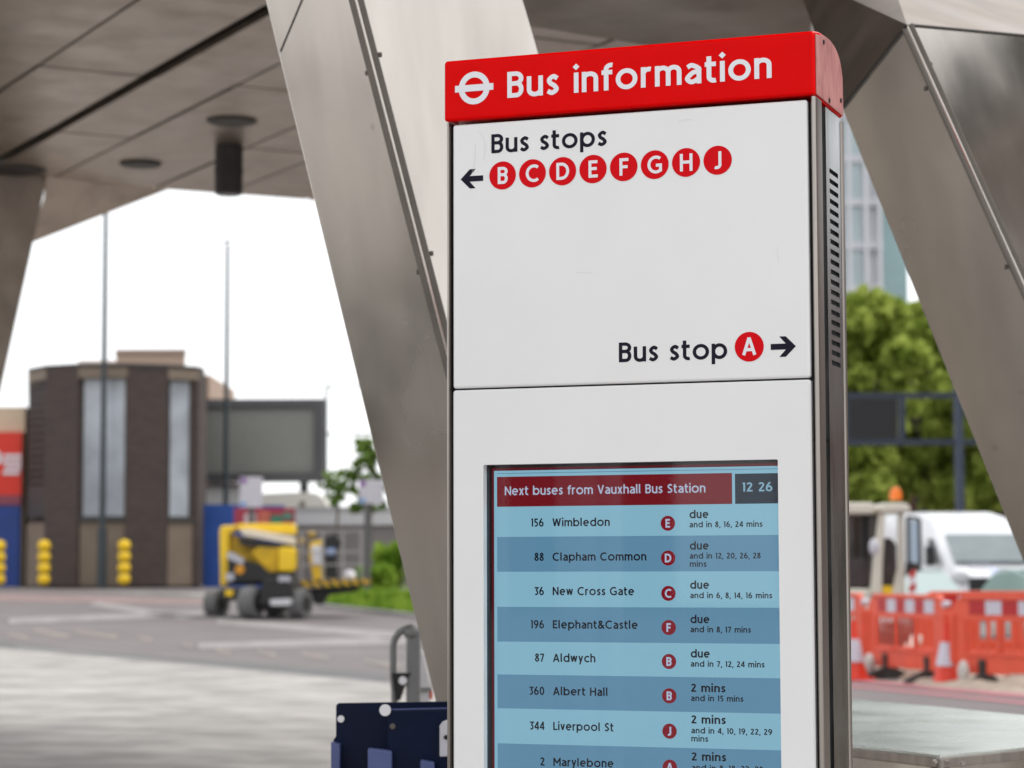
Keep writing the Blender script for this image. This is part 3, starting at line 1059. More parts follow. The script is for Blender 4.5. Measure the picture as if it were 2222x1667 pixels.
EX = 1.0 / 2 ** 0.55
s_hi = screen_mat('screen_pale_blue', (122, 168, 188), lit=1.10 * EX)
s_lo = screen_mat('screen_mid_blue', (88, 132, 160), lit=1.04 * EX)
s_red = screen_mat('screen_red', (122, 14, 30), lit=0.74 * EX)
s_ring = screen_mat('screen_dark_red', (96, 22, 34), lit=0.7 * EX)
s_clk = screen_mat('screen_slate', (34, 48, 64), lit=0.75 * EX)
s_txt = screen_mat('screen_ink', (4, 14, 34), lit=0.4 * EX)
s_wht = screen_mat('screen_white', (176, 190, 216), lit=0.9 * EX)
s_ctx = screen_mat('screen_clock_text', (128, 170, 192), lit=0.9 * EX)
s_disc = screen_mat('screen_disc', (132, 14, 34), lit=0.8 * EX)
s_line = screen_mat('screen_line', (66, 108, 142), lit=0.8 * EX)
YS = 0.042
recess = MB()
for bx in ((X0 - 0.004, X0, 0.0165, YS + 0.02, Z0, Z1 + 0.004), (X1, X1 + 0.004, 0.0165, YS + 0.02, Z0, Z1 + 0.004), (X0, X1, 0.0165, YS + 0.02, Z1, Z1 + 0.004), (X0, X1, 0.0165, YS + 0.02, Z0 - 0.004, Z0)):
    recess.box(*bx)
recess.build('recess_frame', m_gap, sign, local=True)
scr = MB().box(X0 - 0.0036, X1 + 0.0036, YS, YS + 0.015, Z0 + 0.001, Z1 + 0.0035).build('display_screen', mat('bezel_black', (0.012, 0.012, 0.014), 0.25), sign, local=True)
XR = X1 - 0.001
XL = -0.3281 + 0.0005


def sr(x0, x1, z0, z1, lay, m, name):
    return rect(scr, x0, x1, z0, z1, YS - 0.0004 * lay, m, name)


sr(XL, XR, Z0 + 0.01, 1.5051, 1, s_ring, 'screen_border')
sr(-0.3223, XR, Z0 + 0.014, 1.4994, 2, s_hi, 'screen_background')
sr(-0.3154, XR, 1.4932, 1.4942, 3, s_line, 'rule')
hb = sr(-0.3156, 0.1883, 1.4246, 1.4868, 3, s_red, 'title_bar')
ck = sr(0.1943, XR, 1.4246, 1.4850, 3, s_clk, 'clock_box')
edges = [1.4246, 1.3620, 1.2900, 1.2176, 1.1461, 1.0786, 1.0090, 0.9373, 0.868, 0.80]
for i in (1, 3, 5, 7):
    sr(-0.3156, XR, edges[i + 1], edges[i], 3, s_lo, 'row_band')
YT = YS - 0.0016
lettering(scr, 'Next buses from Vauxhall Bus Station', -0.2982, 1.4484, 0.0182, 0.155, s_wht, YT, x1=0.1330)
lettering(scr, '12 26', 0.2090, 1.4490, 0.0182, 0.17, s_ctx, YT, x1=0.2712)
ROWS = [('156', 'Wimbledon', -0.0696, 'E', 'due', 'and in 8, 16, 24 mins', 0.2501, None, 1.3828, 1.3871, 1.3968, 1.3783),
        ('88', 'Clapham Common', 0.0077, 'D', 'due', 'and in 12, 20, 26, 28', 0.2456, 'mins', 1.3122, 1.3170, 1.3336, 1.3154),
        ('36', 'New Cross Gate', -0.0187, 'C', 'due', 'and in 6, 8, 14, 16 mins', 0.2682, None, 1.2418, 1.2458, 1.2550, 1.2362),
        ('196', 'Elephant&Castle', -0.0115, 'F', 'due', 'and in 8, 17 mins', 0.2241, None, 1.1738, 1.1772, 1.1862, 1.1680),
        ('87', 'Aldwych', -0.1021, 'B', 'due', 'and in 7, 12, 24 mins', 0.2511, None, 1.1056, 1.1091, 1.1176, 1.0994),
        ('360', 'Albert Hall', -0.0759, 'B', '2 mins', 'and in 15 mins', 0.2071, None, 1.0378, 1.0404, 1.0492, 1.0310),
        ('344', 'Liverpool St', -0.0642, 'J', '2 mins', 'and in 4, 10, 19, 22, 29', 0.2650, 'mins', 0.9668, 0.9699, 0.9863, 0.9668),
        ('2', 'Marylebone', -0.0649, 'A', '2 mins', 'and in 8, 18, 22, 28', 0.2456, None, 0.8942, 0.8981, 0.9127, 0.8930),
        ('185', 'Lewisham', -0.09, 'A', '3 mins', 'and in 9, 21 mins', 0.22, None, 0.824, 0.826, 0.84, 0.82)][:8]
for num, dest, xr, stp, when, then, xr2, tail, zb, zc, zw, za in ROWS:
    lettering(scr, num, -0.2128, zb, 0.0168, 0.178, s_txt, YT, align='r', name='route_number', track=0.10)
    lettering(scr, dest, -0.1938, zb, 0.0168, 0.178, s_txt, YT, x1=xr, name='destination')
    disc(scr, 0.0537, zc, 0.0152, s_disc, YS - 0.0014, 'stop_disc', 32)
    lettering(scr, stp, 0.0537, zc - 0.0088, 0.0176, 0.20, s_wht, YS - 0.0019, align='c', name='stop_letter')
    lettering(scr, when, 0.0990, zw, 0.0162, 0.19, s_txt, YT, x1=0.1388 if when == 'due' else 0.1706, name='due_time')
    lettering(scr, then, 0.0990, za, 0.0116, 0.18, s_txt, YT, x1=xr2, name='later_times')
    if tail: lettering(scr, tail, 0.0990, za - 0.0163, 0.0116, 0.17, s_txt, YT, x1=0.1340, name='later_times')
KS = 0.997145
for o in scr.children:
    o.scale = (KS, 1, KS)
    o.location = (1.396 * (1 - KS), 0, 1.3 * (1 - KS))
# glass in front of the screen
m_glass = bpy.data.materials.new('screen_glass')
m_glass.use_nodes = True
n, l = m_glass.node_tree.nodes, m_glass.node_tree.links
for q in list(n): n.remove(q)
go = n.new('ShaderNodeOutputMaterial')
gm = n.new('ShaderNodeMixShader')
gt = n.new('ShaderNodeBsdfTransparent')
gg = n.new('ShaderNodeBsdfGlossy')
gg.inputs['Roughness'].default_value = 0.03
fz = n.new('ShaderNodeFresnel')
fz.inputs['IOR'].default_value = 1.5
l.new(fz.outputs[0], gm.inputs[0])
l.new(gt.outputs[0], gm.inputs[1])
l.new(gg.outputs[0], gm.inputs[2])
l.new(gm.outputs[0], go.inputs[0])
rect(sign, X0 - 0.0005, X1 + 0.0005, Z0 - 0.0005, Z1 + 0.0005, 0.0148, m_glass, 'glass_pane')

# ------------------------------------------------------------------ blue leaflet stand beside the sign
m_blue = mat('stand_navy', (0.001, 0.006, 0.030), 0.4, var=0.25, scale=4, spec=0.15)
m_blue2 = mat('pocket_blue', (0.075, 0.10, 0.25), 0.4, var=0.15, scale=5)
D0 = 6.05
root = P(850, 1667, D0)
rk = thing('newspaper_stand', (root[0], root[1], 0), 'dark blue metal newspaper stand with pockets beside the sign', 'stand')
zt_ = P(0, 1525, D0)[2]
pts = [(729, 1531), (734, 1526), (1130, 1520), (1130, 2250), (719, 2250), (719, 1612), (729, 1598)]
MB().prism([P(x, y, D0 + 0.12) for x, y in pts], (0, 0.012, 0)).build('back_panel', m_blue, rk, bevel=0.002)
MB().prism([P(x, y, D0) for x, y in [(842, 1549), (850, 1543), (1130, 1537), (1130, 2250), (842, 2250)]], (0, 0.012, 0)).build('front_panel', m_blue, rk, bevel=0.002)
sh = MB()
sh.prism([P(848, 1541.5, D0 + 0.013), P(1130, 1535, D0 + 0.013), P(1130, 1535.5, D0 + 0.118), P(848, 1542, D0 + 0.118)], (0, 0, 0.004))
sh.build('shelf', m_blue2, rk)
for x0, x1, y0, dd in ((718, 738, 1610, 0.05), (798, 850, 1625, -0.04), (912, 942, 1650, -0.06)):
    MB().prism([P(x0, y0, D0 + dd), P(x1, y0 + 6, D0 + dd), P(x1, 2200, D0 + dd), P(x0, 2200, D0 + dd)], (0, 0.05, 0)).build('pocket', m_blue2, rk, bevel=0.003)
m_bolt = mat('bright_bolt', (0.75, 0.74, 0.76), 0.35, metal=0.3)
for x, y, r, dd in ((740, 1560, 7.5, 0.12), (836, 1541, 12.5, -0.004), (852, 1576, 6, 0)):
    c0 = P(x, y, D0 + dd)
    s_ = (D0 + dd) / FPX
    MB().cyl(c0, c0 + np.array([0, -0.008, 0]), r * s_, n=18).build('bolt', m_bolt if r > 6.5 else m_trim, rk)
wp = [P(x, y, D0 - 0.004) for x, y in [(954, 1575), (960, 1566), (970, 1562), (1010, 1561), (1010, 1640), (954, 1642)]]
pk = MB().prism(wp, (0, -0.006, 0)).build('lock_plate', mat('lock_plate', (0.55, 0.54, 0.58), 0.4), rk, bevel=0.002)
c0 = P(968, 1600, D0 - 0.0105)
MB().cyl(c0, c0 + np.array([0, -0.004, 0]), 0.006, n=14).build('keyhole', m_dark, pk)

# ------------------------------------------------------------------ grey hoop stand and marker post behind it
m_gpost = mat('grey_post', (0.20, 0.20, 0.20), 0.45, metal=0.3, var=0.2, scale=6)
DH = 9.0
r0 = P(880, 1560, DH)
hp_ = thing('hoop_post', (r0[0], r0[1], 0), 'grey metal post with a rounded hoop handle standing behind the blue stand', 'post')
u = DH / FPX
b = MB()
b.bar(P(897, 1372, DH), (P(897, 1372, DH)[0], r0[1], 0), 30 * u, 0.05)
b.ball(P(893, 1374, DH), 17 * u, 16, 10, (1, 1.2, 1))
b.build('post', m_gpost, hp_, bevel=0.006, smooth=True)
pts = [P(895, 1363, DH)] + [P(895 + 42 * math.cos(math.radians(a)), 1405 - 43 * math.sin(math.radians(a)), DH) for a in range(95, 181, 14)] + [P(853, 1470, DH), P(856, 1500, DH)]
pts.append(np.array([pts[-1][0], DH, 0.0]))
MB().tube(pts, 7.5 * u).build('hoop', m_gpost, hp_, smooth=True)
b = MB()
b.prism([P(x, y, DH - 0.03) for x, y in [(850, 1461), (893, 1461), (886, 1470), (868, 1520), (858, 1520)]], (0, 0.05, 0))
b.build('clamp', m_dark, hp_)
MB().cyl(P(874, 1477, DH - 0.032), P(874, 1477, DH - 0.045), 9 * u, n=14).build('clamp_bolt', m_bolt, hp_, smooth=True)
r1 = P(915, 1560, 9.6)
mp_ = thing('marker_post', (r1[0], r1[1], 0), 'white tapered marker post with an orange patch behind the grey hoop post', 'post')
b = MB()
b.prism([P(x, y, 9.6) for x, y in [(910, 1412), (916, 1412), (932, 1480), (932, 2000), (906, 2000), (906, 1480)]], (0, 0.05, 0))
b.build('shaft', mat('post_white', (0.62, 0.61, 0.62), 0.5, var=0.08), mp_, bevel=0.004)
b = MB()
b.prism([P(x, y, 9.57) for x, y in [(905, 1493), (936, 1493), (936, 1499), (905, 1499)]], (0, 0.09, 0))
b.build('band', m_gpost, mp_)
b = MB()
b.prism([P(x, y, 9.6) for x, y in [(932.5, 1500), (938, 1500), (938, 1517), (932.5, 1517)]], (0, 0.05, 0))
b.build('reflector', mat('orange_red', (0.62, 0.07, 0.02), 0.4), mp_)

# ------------------------------------------------------------------ brick building
m_brick = bpy.data.materials.new('brown_brick')
m_brick.use_nodes = True
n, l = m_brick.node_tree.nodes, m_brick.node_tree.links
pb = n['Principled BSDF']
pb.inputs['Roughness'].default_value = 0.85
tc = n.new('ShaderNodeTexCoord')
mp = n.new('ShaderNodeMapping')
mp.inputs['Rotation'].default_value = (math.radians(90), 0, 0)
l.new(tc.outputs['Object'], mp.inputs[0])
bk = n.new('ShaderNodeTexBrick')
bk.inputs['Scale'].default_value = 1.0
bk.inputs['Brick Width'].default_value = 0.225
bk.inputs['Row Height'].default_value = 0.075
bk.inputs['Mortar Size'].default_value = 0.008
bk.inputs['Color1'].default_value = (0.070, 0.047, 0.040, 1)
bk.inputs['Color2'].default_value = (0.045, 0.030, 0.027, 1)
bk.inputs['Mortar'].default_value = (0.09, 0.075, 0.066, 1)
l.new(mp.outputs[0], bk.inputs[0])
l.new(bk.outputs['Color'], pb.inputs['Base Color'])
m_tan = mat('tan_panel', (0.20, 0.155, 0.115), 0.7, var=0.15, scale=1.5)
m_win = mat('obscured_glass', (0.42, 0.455, 0.50), 0.12, var=0.25, scale=0.9, coat=0.3)
m_slat = mat('louvre_dark', (0.045, 0.042, 0.04), 0.6)
zb_ = tz(61)


def zz(py, d):
    return P(0, py, d)[2]


bl = thing('brick_building', (P(250, 1258, 61)[0], 64, zb_), 'squat faceted dark brown brick building with tall frosted windows', 'building')
plan = [(55, 62.6), (94, 61.5), (165, 61.0), (272, 61.0), (362, 61.4), (428, 62.0), (441, 62.8)]
pw = [P(x, 1258, d)[:2] for x, d in plan]
ztop = zz(796, 61)
zs = zb_ + 0.03


def zat(py): return zz(py, 61.2)


for i in (1, 3, 5):
    MB().wall(pw[i], pw[i + 1], zs, ztop, 0.5).build('pier', m_brick, bl)
for i in (0, 2, 4):
    MB().wall(pw[i], pw[i + 1], zat(822), ztop - 0.02, 0.45).build('lintel', m_tan, bl)
    MB().wall(pw[i] + (0, 0.12), pw[i + 1] + (0, 0.12), zs, zat(1134), 0.3).build('spandrel', m_tan, bl)
    sill = MB().wall(pw[i] + (0, 0.05), pw[i + 1] + (0, 0.05), zat(1133), zat(1122), 0.4)
    if i:
        w_ = sill.build('window', m_slat, bl)
        MB().wall(pw[i] + (0.02, 0.22), pw[i + 1] + (-0.02, 0.22), zat(1121), zat(823), 0.05).build('pane', m_win, w_)
    else:
        lv = MB()
        for k in range(14):
            z_ = zat(1046) + (zat(838) - zat(1046)) * k / 13
            lv.wall(pw[0] + (0, 0.10), pw[1] + (0, 0.10), z_, z_ + 0.10, 0.06)
        lo_ = lv.build('louvre', m_brick, bl)
        MB().wall(pw[0] + (0, 0.2), pw[1] + (0, 0.2), zat(1050), zat(823), 0.05).build('louvre_void', m_dark, lo_)
        MB().wall(pw[0] + (0, 0.1), pw[1] + (0, 0.1), zat(1121), zat(1051), 0.1).build('vent_panel', m_slat, bl)
back_ = [(P(60, 1000, 74)[0], 74), (P(428, 1000, 74)[0], 74)]
core = [(p[0], p[1] + 0.52, zs) for p in pw] + [(back_[1][0], 74, zs), (back_[0][0], 74, zs)]
MB().prism(core, (0, 0, ztop - zs - 0.1)).build('core', m_brick, bl)
cap_ = [(p[0], p[1] - 0.03, ztop) for p in pw] + [(back_[1][0], 74, ztop), (back_[0][0], 74, ztop)]
MB().prism(cap_, (0, 0, 0.08)).build('roof', m_slat, bl)
# paler blocks beyond it
pb2 = thing('rooftop_block', (P(325, 780, 85)[0], 88, tz(85)), 'pale tan block rising behind the brick building roof', 'building')
MB().prism([P(252, 766, 85) * (1, 1, 0), P(402, 766, 85) * (1, 1, 0), P(398, 766, 93) * (1, 1, 0), P(258, 766, 93) * (1, 1, 0)], (0, 0, zz(768, 85))).build('wall', mat('tan_wall', (0.42, 0.31, 0.24), 0.8, var=0.08), pb2)
MB().prism([P(250, 766, 84.9) * (1, 1, 0) + (0, 0, zz(768, 85) + 0.003), P(404, 766, 84.9) * (1, 1, 0) + (0, 0, zz(768, 85) + 0.003), P(398, 766, 93) * (1, 1, 0) + (0, 0, zz(768, 85) + 0.003), P(258, 766, 93) * (1, 1, 0) + (0, 0, zz(768, 85) + 0.003)], (0, 0, 0.14)).build('parapet', mat('tan_parapet', (0.36, 0.27, 0.22), 0.8), pb2)
MB().box(P(170, 788, 90)[0], P(250, 788, 90)[0], 90, 96, 0.5, zz(783, 90)).build('lower_block', mat('tan_pale', (0.62, 0.52, 0.45), 0.8), pb2)
MB().box(P(402.5, 820, 88)[0], P(455, 820, 88)[0], 88, 96, 0.5, zz(815, 88)).build('side_block', mat('tan_wall', None), pb2)

# ------------------------------------------------------------------ red, cream and blue shop unit at the left edge
su = thing('shop_unit', (P(-20, 1250, 64)[0], 65, tz(64)), 'cream unit with a red fascia and blue base left of the brick building', 'building')
xl, xr_ = P(-420, 1000, 64)[0], P(50, 1000, 64)[0]
MB().box(xl, xr_, 64.2, 72, zb_, zz(882, 64)).build('wall', mat('cream_wall', (0.62, 0.50, 0.36), 0.7, var=0.06), su)
fa = MB().box(xl, xr_ - 0.02, 63.9, 64.18, zz(1075, 64), zz(938, 64)).build('fascia', mat('fascia_red', (0.72, 0.028, 0.008), 0.45, var=0.05), su)
wl_ = MB()
for k, (yy, x0, x1) in enumerate(((990, 8, 46), (1002, 4, 46), (1014, 10, 46), (1026, 6, 42))):
    wl_.box(P(x0, yy, 63.87)[0], P(x1, yy, 63.87)[0], 63.87, 63.896, zz(yy + 4, 63.87), zz(yy - 4, 63.87))
wl_.build('fascia_text_lines', m_vwhite, fa)
cc_ = P(-14, 993, 63.87)
MB().cyl(cc_ + (0, 0.03, 0), cc_, 0.22, n=24).build('fascia_emblem', m_vwhite, fa)
MB().box(xl, xr_ - 0.02, 63.9, 64.18, zz(1096, 64), zz(1075.5, 64)).build('trim_band', mat('fascia_mauve', (0.25, 0.05, 0.08), 0.5), su)
MB().box(xl, xr_ - 0.05, 63.95, 64.18, zb_, zz(1096.5, 64)).build('base_panel', mat('hoard_blue', (0.008, 0.045, 0.24), 0.5, var=0.15, scale=2), su)

# blue site hoarding between building and lift
ho = thing('blue_hoarding', (P(490, 1240, 63)[0], 63, tz(63)), 'bright blue site hoarding right of the brick building', 'hoarding')
m_hb = mat('hoard_blue2', (0.008, 0.075, 0.36), 0.5, var=0.2, scale=1.5)
for k in range(4):
    x0, x1 = P(442 + k * 44, 1100, 63)[0], P(442 + k * 44 + 43.3, 1100, 63)[0]
    MB().box(x0, x1, 63, 63.06, tz(63) - 0.02, zz(1096, 63) - 0.01 * k).build('board', m_hb, ho)
# hanging posters on the hoarding
pn = thing('poster_board', (P(575, 1120, 62)[0], 62, tz(62)), 'red, green and orange poster board behind the yellow lift', 'sign')
MB().box(P(508, 1105, 62)[0], P(640, 1105, 62)[0], 62, 62.05, zz(1150, 62), zz(1104, 62)).build('board', mat('poster_red', (0.35, 0.03, 0.06), 0.5), pn)
for x0, x1, y0, y1, c in ((530, 556, 1116, 1140, (0.6, 0.45, 0.47)), (562, 586, 1112, 1126, (0.55, 0.14, 0.09)), (588, 612, 1120, 1140, (0.04, 0.2, 0.12)), (614, 634, 1114, 1130, (0.10, 0.22, 0.16)), (560, 585, 1128, 1142, (0.6, 0.18, 0.1))):
    MB().box(P(x0, y0, 61.97)[0], P(x1, y0, 61.97)[0], 61.96, 61.99, zz(y1, 61.97), zz(y0, 61.97)).build('poster', mat('poster_%d' % x0, c, 0.5), pn)

# ------------------------------------------------------------------ big blank advertising screen
bb_ = thing('advertising_screen', (P(570, 1060, 72)[0], 72, tz(72)), 'large blank grey advertising screen in a dark frame behind the hoarding', 'billboard')
fx0, fx1 = P(430, 900, 72)[0], P(704, 900, 72)[0]
z1_, z0_ = zz(868, 72), zz(1048, 72)
m_fr = mat('screen_frame', (0.075, 0.073, 0.078), 0.5, var=0.1)
f_ = MB()
th = 72 / FPX
f_.box(fx0, fx1, 71.9, 72.3, z1_ - 18 * th, z1_)
f_.box(fx0, fx1, 71.9, 72.3, z0_, z0_ + 20 * th)
f_.box(fx1 - 22 * th, fx1, 71.9, 72.3, z0_ + 20 * th, z1_ - 18 * th)
f_.box(fx0, fx0 + 16 * th, 71.9, 72.3, z0_ + 20 * th, z1_ - 18 * th)
f_.build('frame', m_fr, bb_)
MB().box(fx0 + 16 * th + 0.002, fx1 - 22 * th - 0.002, 72.05, 72.2, z0_ + 20 * th + 0.002, z1_ - 18 * th - 0.002).build('panel', mat('blank_screen', (0.22, 0.225, 0.20), 0.4, var=0.06), bb_)
for x in (470, 660):
    p = P(x, 1060, 72.6)
    MB().bar((p[0], 72.6, tz(72) - 0.1), (p[0], 72.6, z1_ - 0.5), 0.25).build('support', m_fr, bb_)
g_ = MB()
pgx = P(708, 900, 73)[0]
g_.bar((pgx, 73, tz(73) - 0.1), (pgx, 73, zz(838, 73)), 0.07)
for yy in (840, 944):
    g_.bar((pgx + 0.036, 73, zz(yy, 73)), (P(880, yy, 73)[0], 73, zz(yy, 73)), 0.06)
g_.bar((P(880, 840, 73)[0] + 0.036, 73, tz(73) - 0.1), (P(880, 840, 73)[0] + 0.036, 73, zz(838, 73)), 0.07)
tag(g_.build('scaffold_frame', m_fr), 'thin dark scaffold frame against the sky right of the blank screen', 'scaffolding')

# pale low wall and white cabin behind the lift
lw = thing('low_wall', (P(750, 1180, 66)[0], 66, tz(66)), 'long low grey wall with a pale coping behind the lift basket', 'wall')
MB().box(P(560, 1100, 66)[0], P(1100, 1100, 66)[0], 66, 66.4, tz(66) - 0.1, zz(1142, 66)).build('wall', mat('lowwall', (0.23, 0.21, 0.20), 0.8, var=0.12), lw)
MB().box(P(555, 1100, 66)[0], P(1100, 1100, 66)[0], 65.9, 66.5, zz(1141.8, 66), zz(1118, 66)).build('coping', mat('coping_pale', (0.58, 0.57, 0.57), 0.7), lw)
MB().box(P(640, 1100, 66)[0], P(1100, 1100, 66)[0], 66.0, 66.4, zz(1117.7, 66), zz(1102, 66)).build('upper_band', mat('coping_mid', (0.36, 0.35, 0.35), 0.7), lw)
wc = thing('white_cabin', (P(670, 1100, 70)[0], 70, tz(70)), 'white curved cabin roof showing above the low grey wall', 'cabin')
prof = [(560, 1150), (560, 1072), (640, 1068), (684, 1070), (700, 1080), (712, 1100), (716, 1150)]
MB().prism([P(x, y, 70) for x, y in prof], (0, 3, 0)).build('body', mat('cabin_white', (0.72, 0.70, 0.64), 0.6), wc)
MB().box(P(650, 1090, 69.98)[0], P(662, 1090, 69.98)[0], 69.95, 69.998, zz(1104, 69.98), zz(1090, 69.98)).build('window', m_tan, wc)
wh = thing('white_shed', (P(500, 1080, 71)[0], 70.6, tz(70)), 'long pale shed roof under the blank advertising screen', 'shed')
MB().box(P(440, 1060, 70.6)[0], P(559, 1060, 70.6)[0], 70.6, 71.5, tz(70), zz(1056, 70.6)).build('wall', mat('shed_pale', (0.55, 0.55, 0.55), 0.7), wh)
MB().box(P(436, 1060, 70.6)[0], P(559, 1060, 70.6)[0], 70.4, 71.6, zz(1055.5, 70.6), zz(1050, 70.6)).build('roof', m_fr, wh)

# ------------------------------------------------------------------ lamp posts
m_lamp = mat('lamp_post', (0.030, 0.042, 0.050), 0.5, var=0.15)


def lamp_post(px_b, py_b, d, h, r, label, arm):
    bp = P(px_b, py_b, d)
    z0 = tz(d)
    t = thing('street_lamp', (bp[0], d, z0), label, 'street lamp', 'street lamps')
    MB().cyl((bp[0], d, z0), (bp[0], d, z0 + 1.5), r * 1.55, r * 1.45, 14).build('base', m_lamp, t, smooth=True)
    MB().cyl((bp[0], d, z0 + 1.5), (bp[0], d, z0 + h), r, r * 0.6, 14).build('pole', m_lamp, t, smooth=True)
    hb = MB()
    hb.bar((bp[0] - 0.05, d - 0.2, z0 + h + 0.05), (bp[0] + 0.05, d - 0.2 + arm, z0 + h + 0.12), 0.16, 0.09)
    hb.build('lantern', mat('lantern_grey', (0.35, 0.36, 0.37), 0.5), t, bevel=0.03)
    return t


lamp_post(221, 1258, 60.5, 11.0, 0.085, 'tall dark lamp post in front of the brick building', -0.6)
lamp_post(489, 1240, 64.5, zz(532, 64.5) - tz(64.5), 0.08, 'dark lamp post rising in front of the blank advertising screen', 0.3)
# information flags on poles
m_flag = mat('flag_face', (0.55, 0.53, 0.58), 0.5, var=0.05)
m_purp = mat('flag_purple', (0.22, 0.08, 0.30), 0.5)
m_fbl = mat('flag_blue', (0.20, 0.35, 0.62), 0.5)


def flag(x0, x1, y0, y1, xpole, d, label):
    b0 = P(xpole, 1240, d)
    t = thing('notice_post', (b0[0], d, tz(d)), label, 'sign', 'purple headed notices on poles')
    MB().cyl((b0[0], d, tz(d) - 0.05), (b0[0], d, zz(y0 + 4, d)), 0.075, n=12).build('pole', mat('notice_pole', (0.10, 0.10, 0.10), 0.5), t, smooth=True)
    f = MB().box(P(x0, y0, d - 0.1)[0], P(x1, y0, d - 0.1)[0], d - 0.15, d - 0.1, zz(y1, d - 0.1), zz(y0, d - 0.1)).build('notice_board', m_flag, t, bevel=0.01)
    MB().box(P(x0 + 1, y0, d - 0.15)[0], P(x0 + 14, y0, d - 0.15)[0], d - 0.156, d - 0.152, zz(y0 + 14, d - 0.1), zz(y0 + 2, d - 0.1)).build('purple_mark', m_purp, f)
    MB().box(P(x0 + 1, y0, d - 0.15)[0], P(x0 + 14, y0, d - 0.15)[0], d - 0.156, d - 0.152, zz(y1 - 2, d - 0.1), zz(y1 - 12, d - 0.1)).build('blue_mark', m_fbl, f)


flag(521, 570, 1037, 1103, 545, 60.0, 'tall pale notice with purple corner above the yellow lift')
flag(779, 833, 1044, 1096, 797, 53.0, 'wide pale notice on a grey pole beside the verge')

# ------------------------------------------------------------------ yellow bollards
m_by = mat('bollard_yellow', (0.82, 0.53, 0.005), 0.45, var=0.12, scale=8)
m_bd = mat('bollard_groove', (0.16, 0.11, 0.02), 0.6)


def bollard():
    t = thing('bollard', (0, 0, 0), 'x', 'bollard', 'yellow ribbed bollards on the far pavement')
    rib = MB()
    prof = []
    for k in range(4):
        z0 = 0.03 + k * 0.285
        prof += [(0.10, z0), (0.150, z0 + 0.05), (0.163, z0 + 0.12), (0.150, z0 + 0.20), (0.105, z0 + 0.255)]
    prof.append((0.03, 1.165))
    rib.lathe((0, 0, 0), prof, 20)
    rib.build('body', m_by, t, local=True, smooth=True)
    for k in range(4): MB().lathe((0, 0, 0.03 + k * 0.285 - 0.028), [(0.108, 0), (0.108, 0.03)], 20).build('groove', m_bd, t, local=True, smooth=True)
    return t


bo = bollard()
for i, (px, lab) in enumerate(((95, 'yellow ribbed bollard in front of the left brick pier'), (269, 'yellow ribbed bollard between the tall window and the lamp post foot'), (-2, 'yellow ribbed bollard cut off at the left picture edge'))):
    loc = P(px, 1258, 60.2)
    loc = (loc[0], 60.2, tz(60.2) + 0.06)
    if i == 0:
        bo.location = loc
        bo['label'] = lab
    else:
        dup(bo, loc, lab)

# ------------------------------------------------------------------ yellow boom lift
DL = 48.0
uL = DL / FPX
zl = tz(DL) - 0.03
rl = P(560, 1320, DL)
lift = thing('boom_lift', (rl[0], DL, zl), 'yellow boom lift with a stowed arm and caged basket on the road', 'boom lift')


def LP(px, py, dd=0.0):
    return P(px, py, DL + dd)


m_ly = mat('lift_yellow', (0.90, 0.58, 0.004), 0.4, var=0.10, scale=3, coat=0.2)
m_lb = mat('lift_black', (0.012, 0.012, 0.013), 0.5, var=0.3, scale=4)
m_tyre = mat('tyre_grey', (0.13, 0.13, 0.13), 0.75, var=0.2, scale=9)
m_rim = mat('wheel_hub', (0.02, 0.02, 0.02), 0.6)
m_cream = mat('boom_cream', (0.80, 0.70, 0.55), 0.45, var=0.06)
m_ltgrey = mat('lift_grey', (0.45, 0.45, 0.50), 0.5)
for px, dd, r in ((470, 0.9, 31), (545, -0.6, 34), (650, -0.5, 31), (600, 0.95, 31)):
    cy_ = zl + r * uL
    cxp = LP(px, 1300, dd)[0]
    w_ = MB()
    ax = np.array([0.90, -0.43, 0])
    c_ = np.array([cxp, DL + dd, cy_])
    hw = 0.16
    w_.cyl(c_ - ax * hw, c_ + ax * hw, r * uL * 0.93, n=24)
    w_.cyl(c_ - ax * hw * 0.75, c_ + ax * hw * 0.75, r * uL, n=24)
    wo = w_.build('wheel', m_tyre, lift, smooth=True)
    MB().cyl(c_ - ax * (hw + 0.012), c_ + ax * (hw + 0.012), r * uL * 0.55, n=18).build('hub', m_rim, wo, smooth=True)
ch = MB()
ch.prism([LP(x, y, -0.75) for x, y in [(572, 1255), (628, 1258), (640, 1290), (634, 1312), (560, 1312)]], (0, 0.5, 0))
ch.prism([LP(x, y, -0.25) for x, y in [(480, 1278), (640, 1272), (640, 1304), (480, 1304)]], (0, 1.2, 0))
ch.build('chassis', m_lb, lift, bevel=0.02)
MB().prism([LP(x, y, -0.80) for x, y in [(587, 1301), (631, 1299), (633, 1308), (628, 1313), (590, 1314), (585, 1308)]], (0, 0.04, 0)).build('bumper_plate', mat('plate_pale', (0.62, 0.62, 0.64), 0.4), lift)
MB().prism([LP(x, y, 0.15) for x, y in [(476, 1148), (482, 1141), (513, 1140), (513, 1150), (497, 1158), (497, 1215), (492, 1272), (478, 1272)]], (0, 0.6, 0)).build('counterweight', m_ly, lift, bevel=0.03)
MB().prism([LP(x, y, 0.0) for x, y in [(513.5, 1137), (634, 1136), (640, 1142), (640, 1160), (520, 1152)]], (0, 0.5, 0)).build('upper_boom', m_ly, lift, bevel=0.02)
MB().prism([LP(x, y, -0.16) for x, y in [(520, 1149), (540, 1147), (640, 1166), (642, 1183), (528, 1162)]], (0, 0.14, 0)).build('fly_boom', m_cream, lift, bevel=0.01)
MB().prism([LP(x, y, -0.05) for x, y in [(515, 1166), (640, 1184.5), (640, 1191), (600, 1191), (540, 1186), (520, 1180)]], (0, 0.3, 0)).build('boom_underside', m_lb, lift)
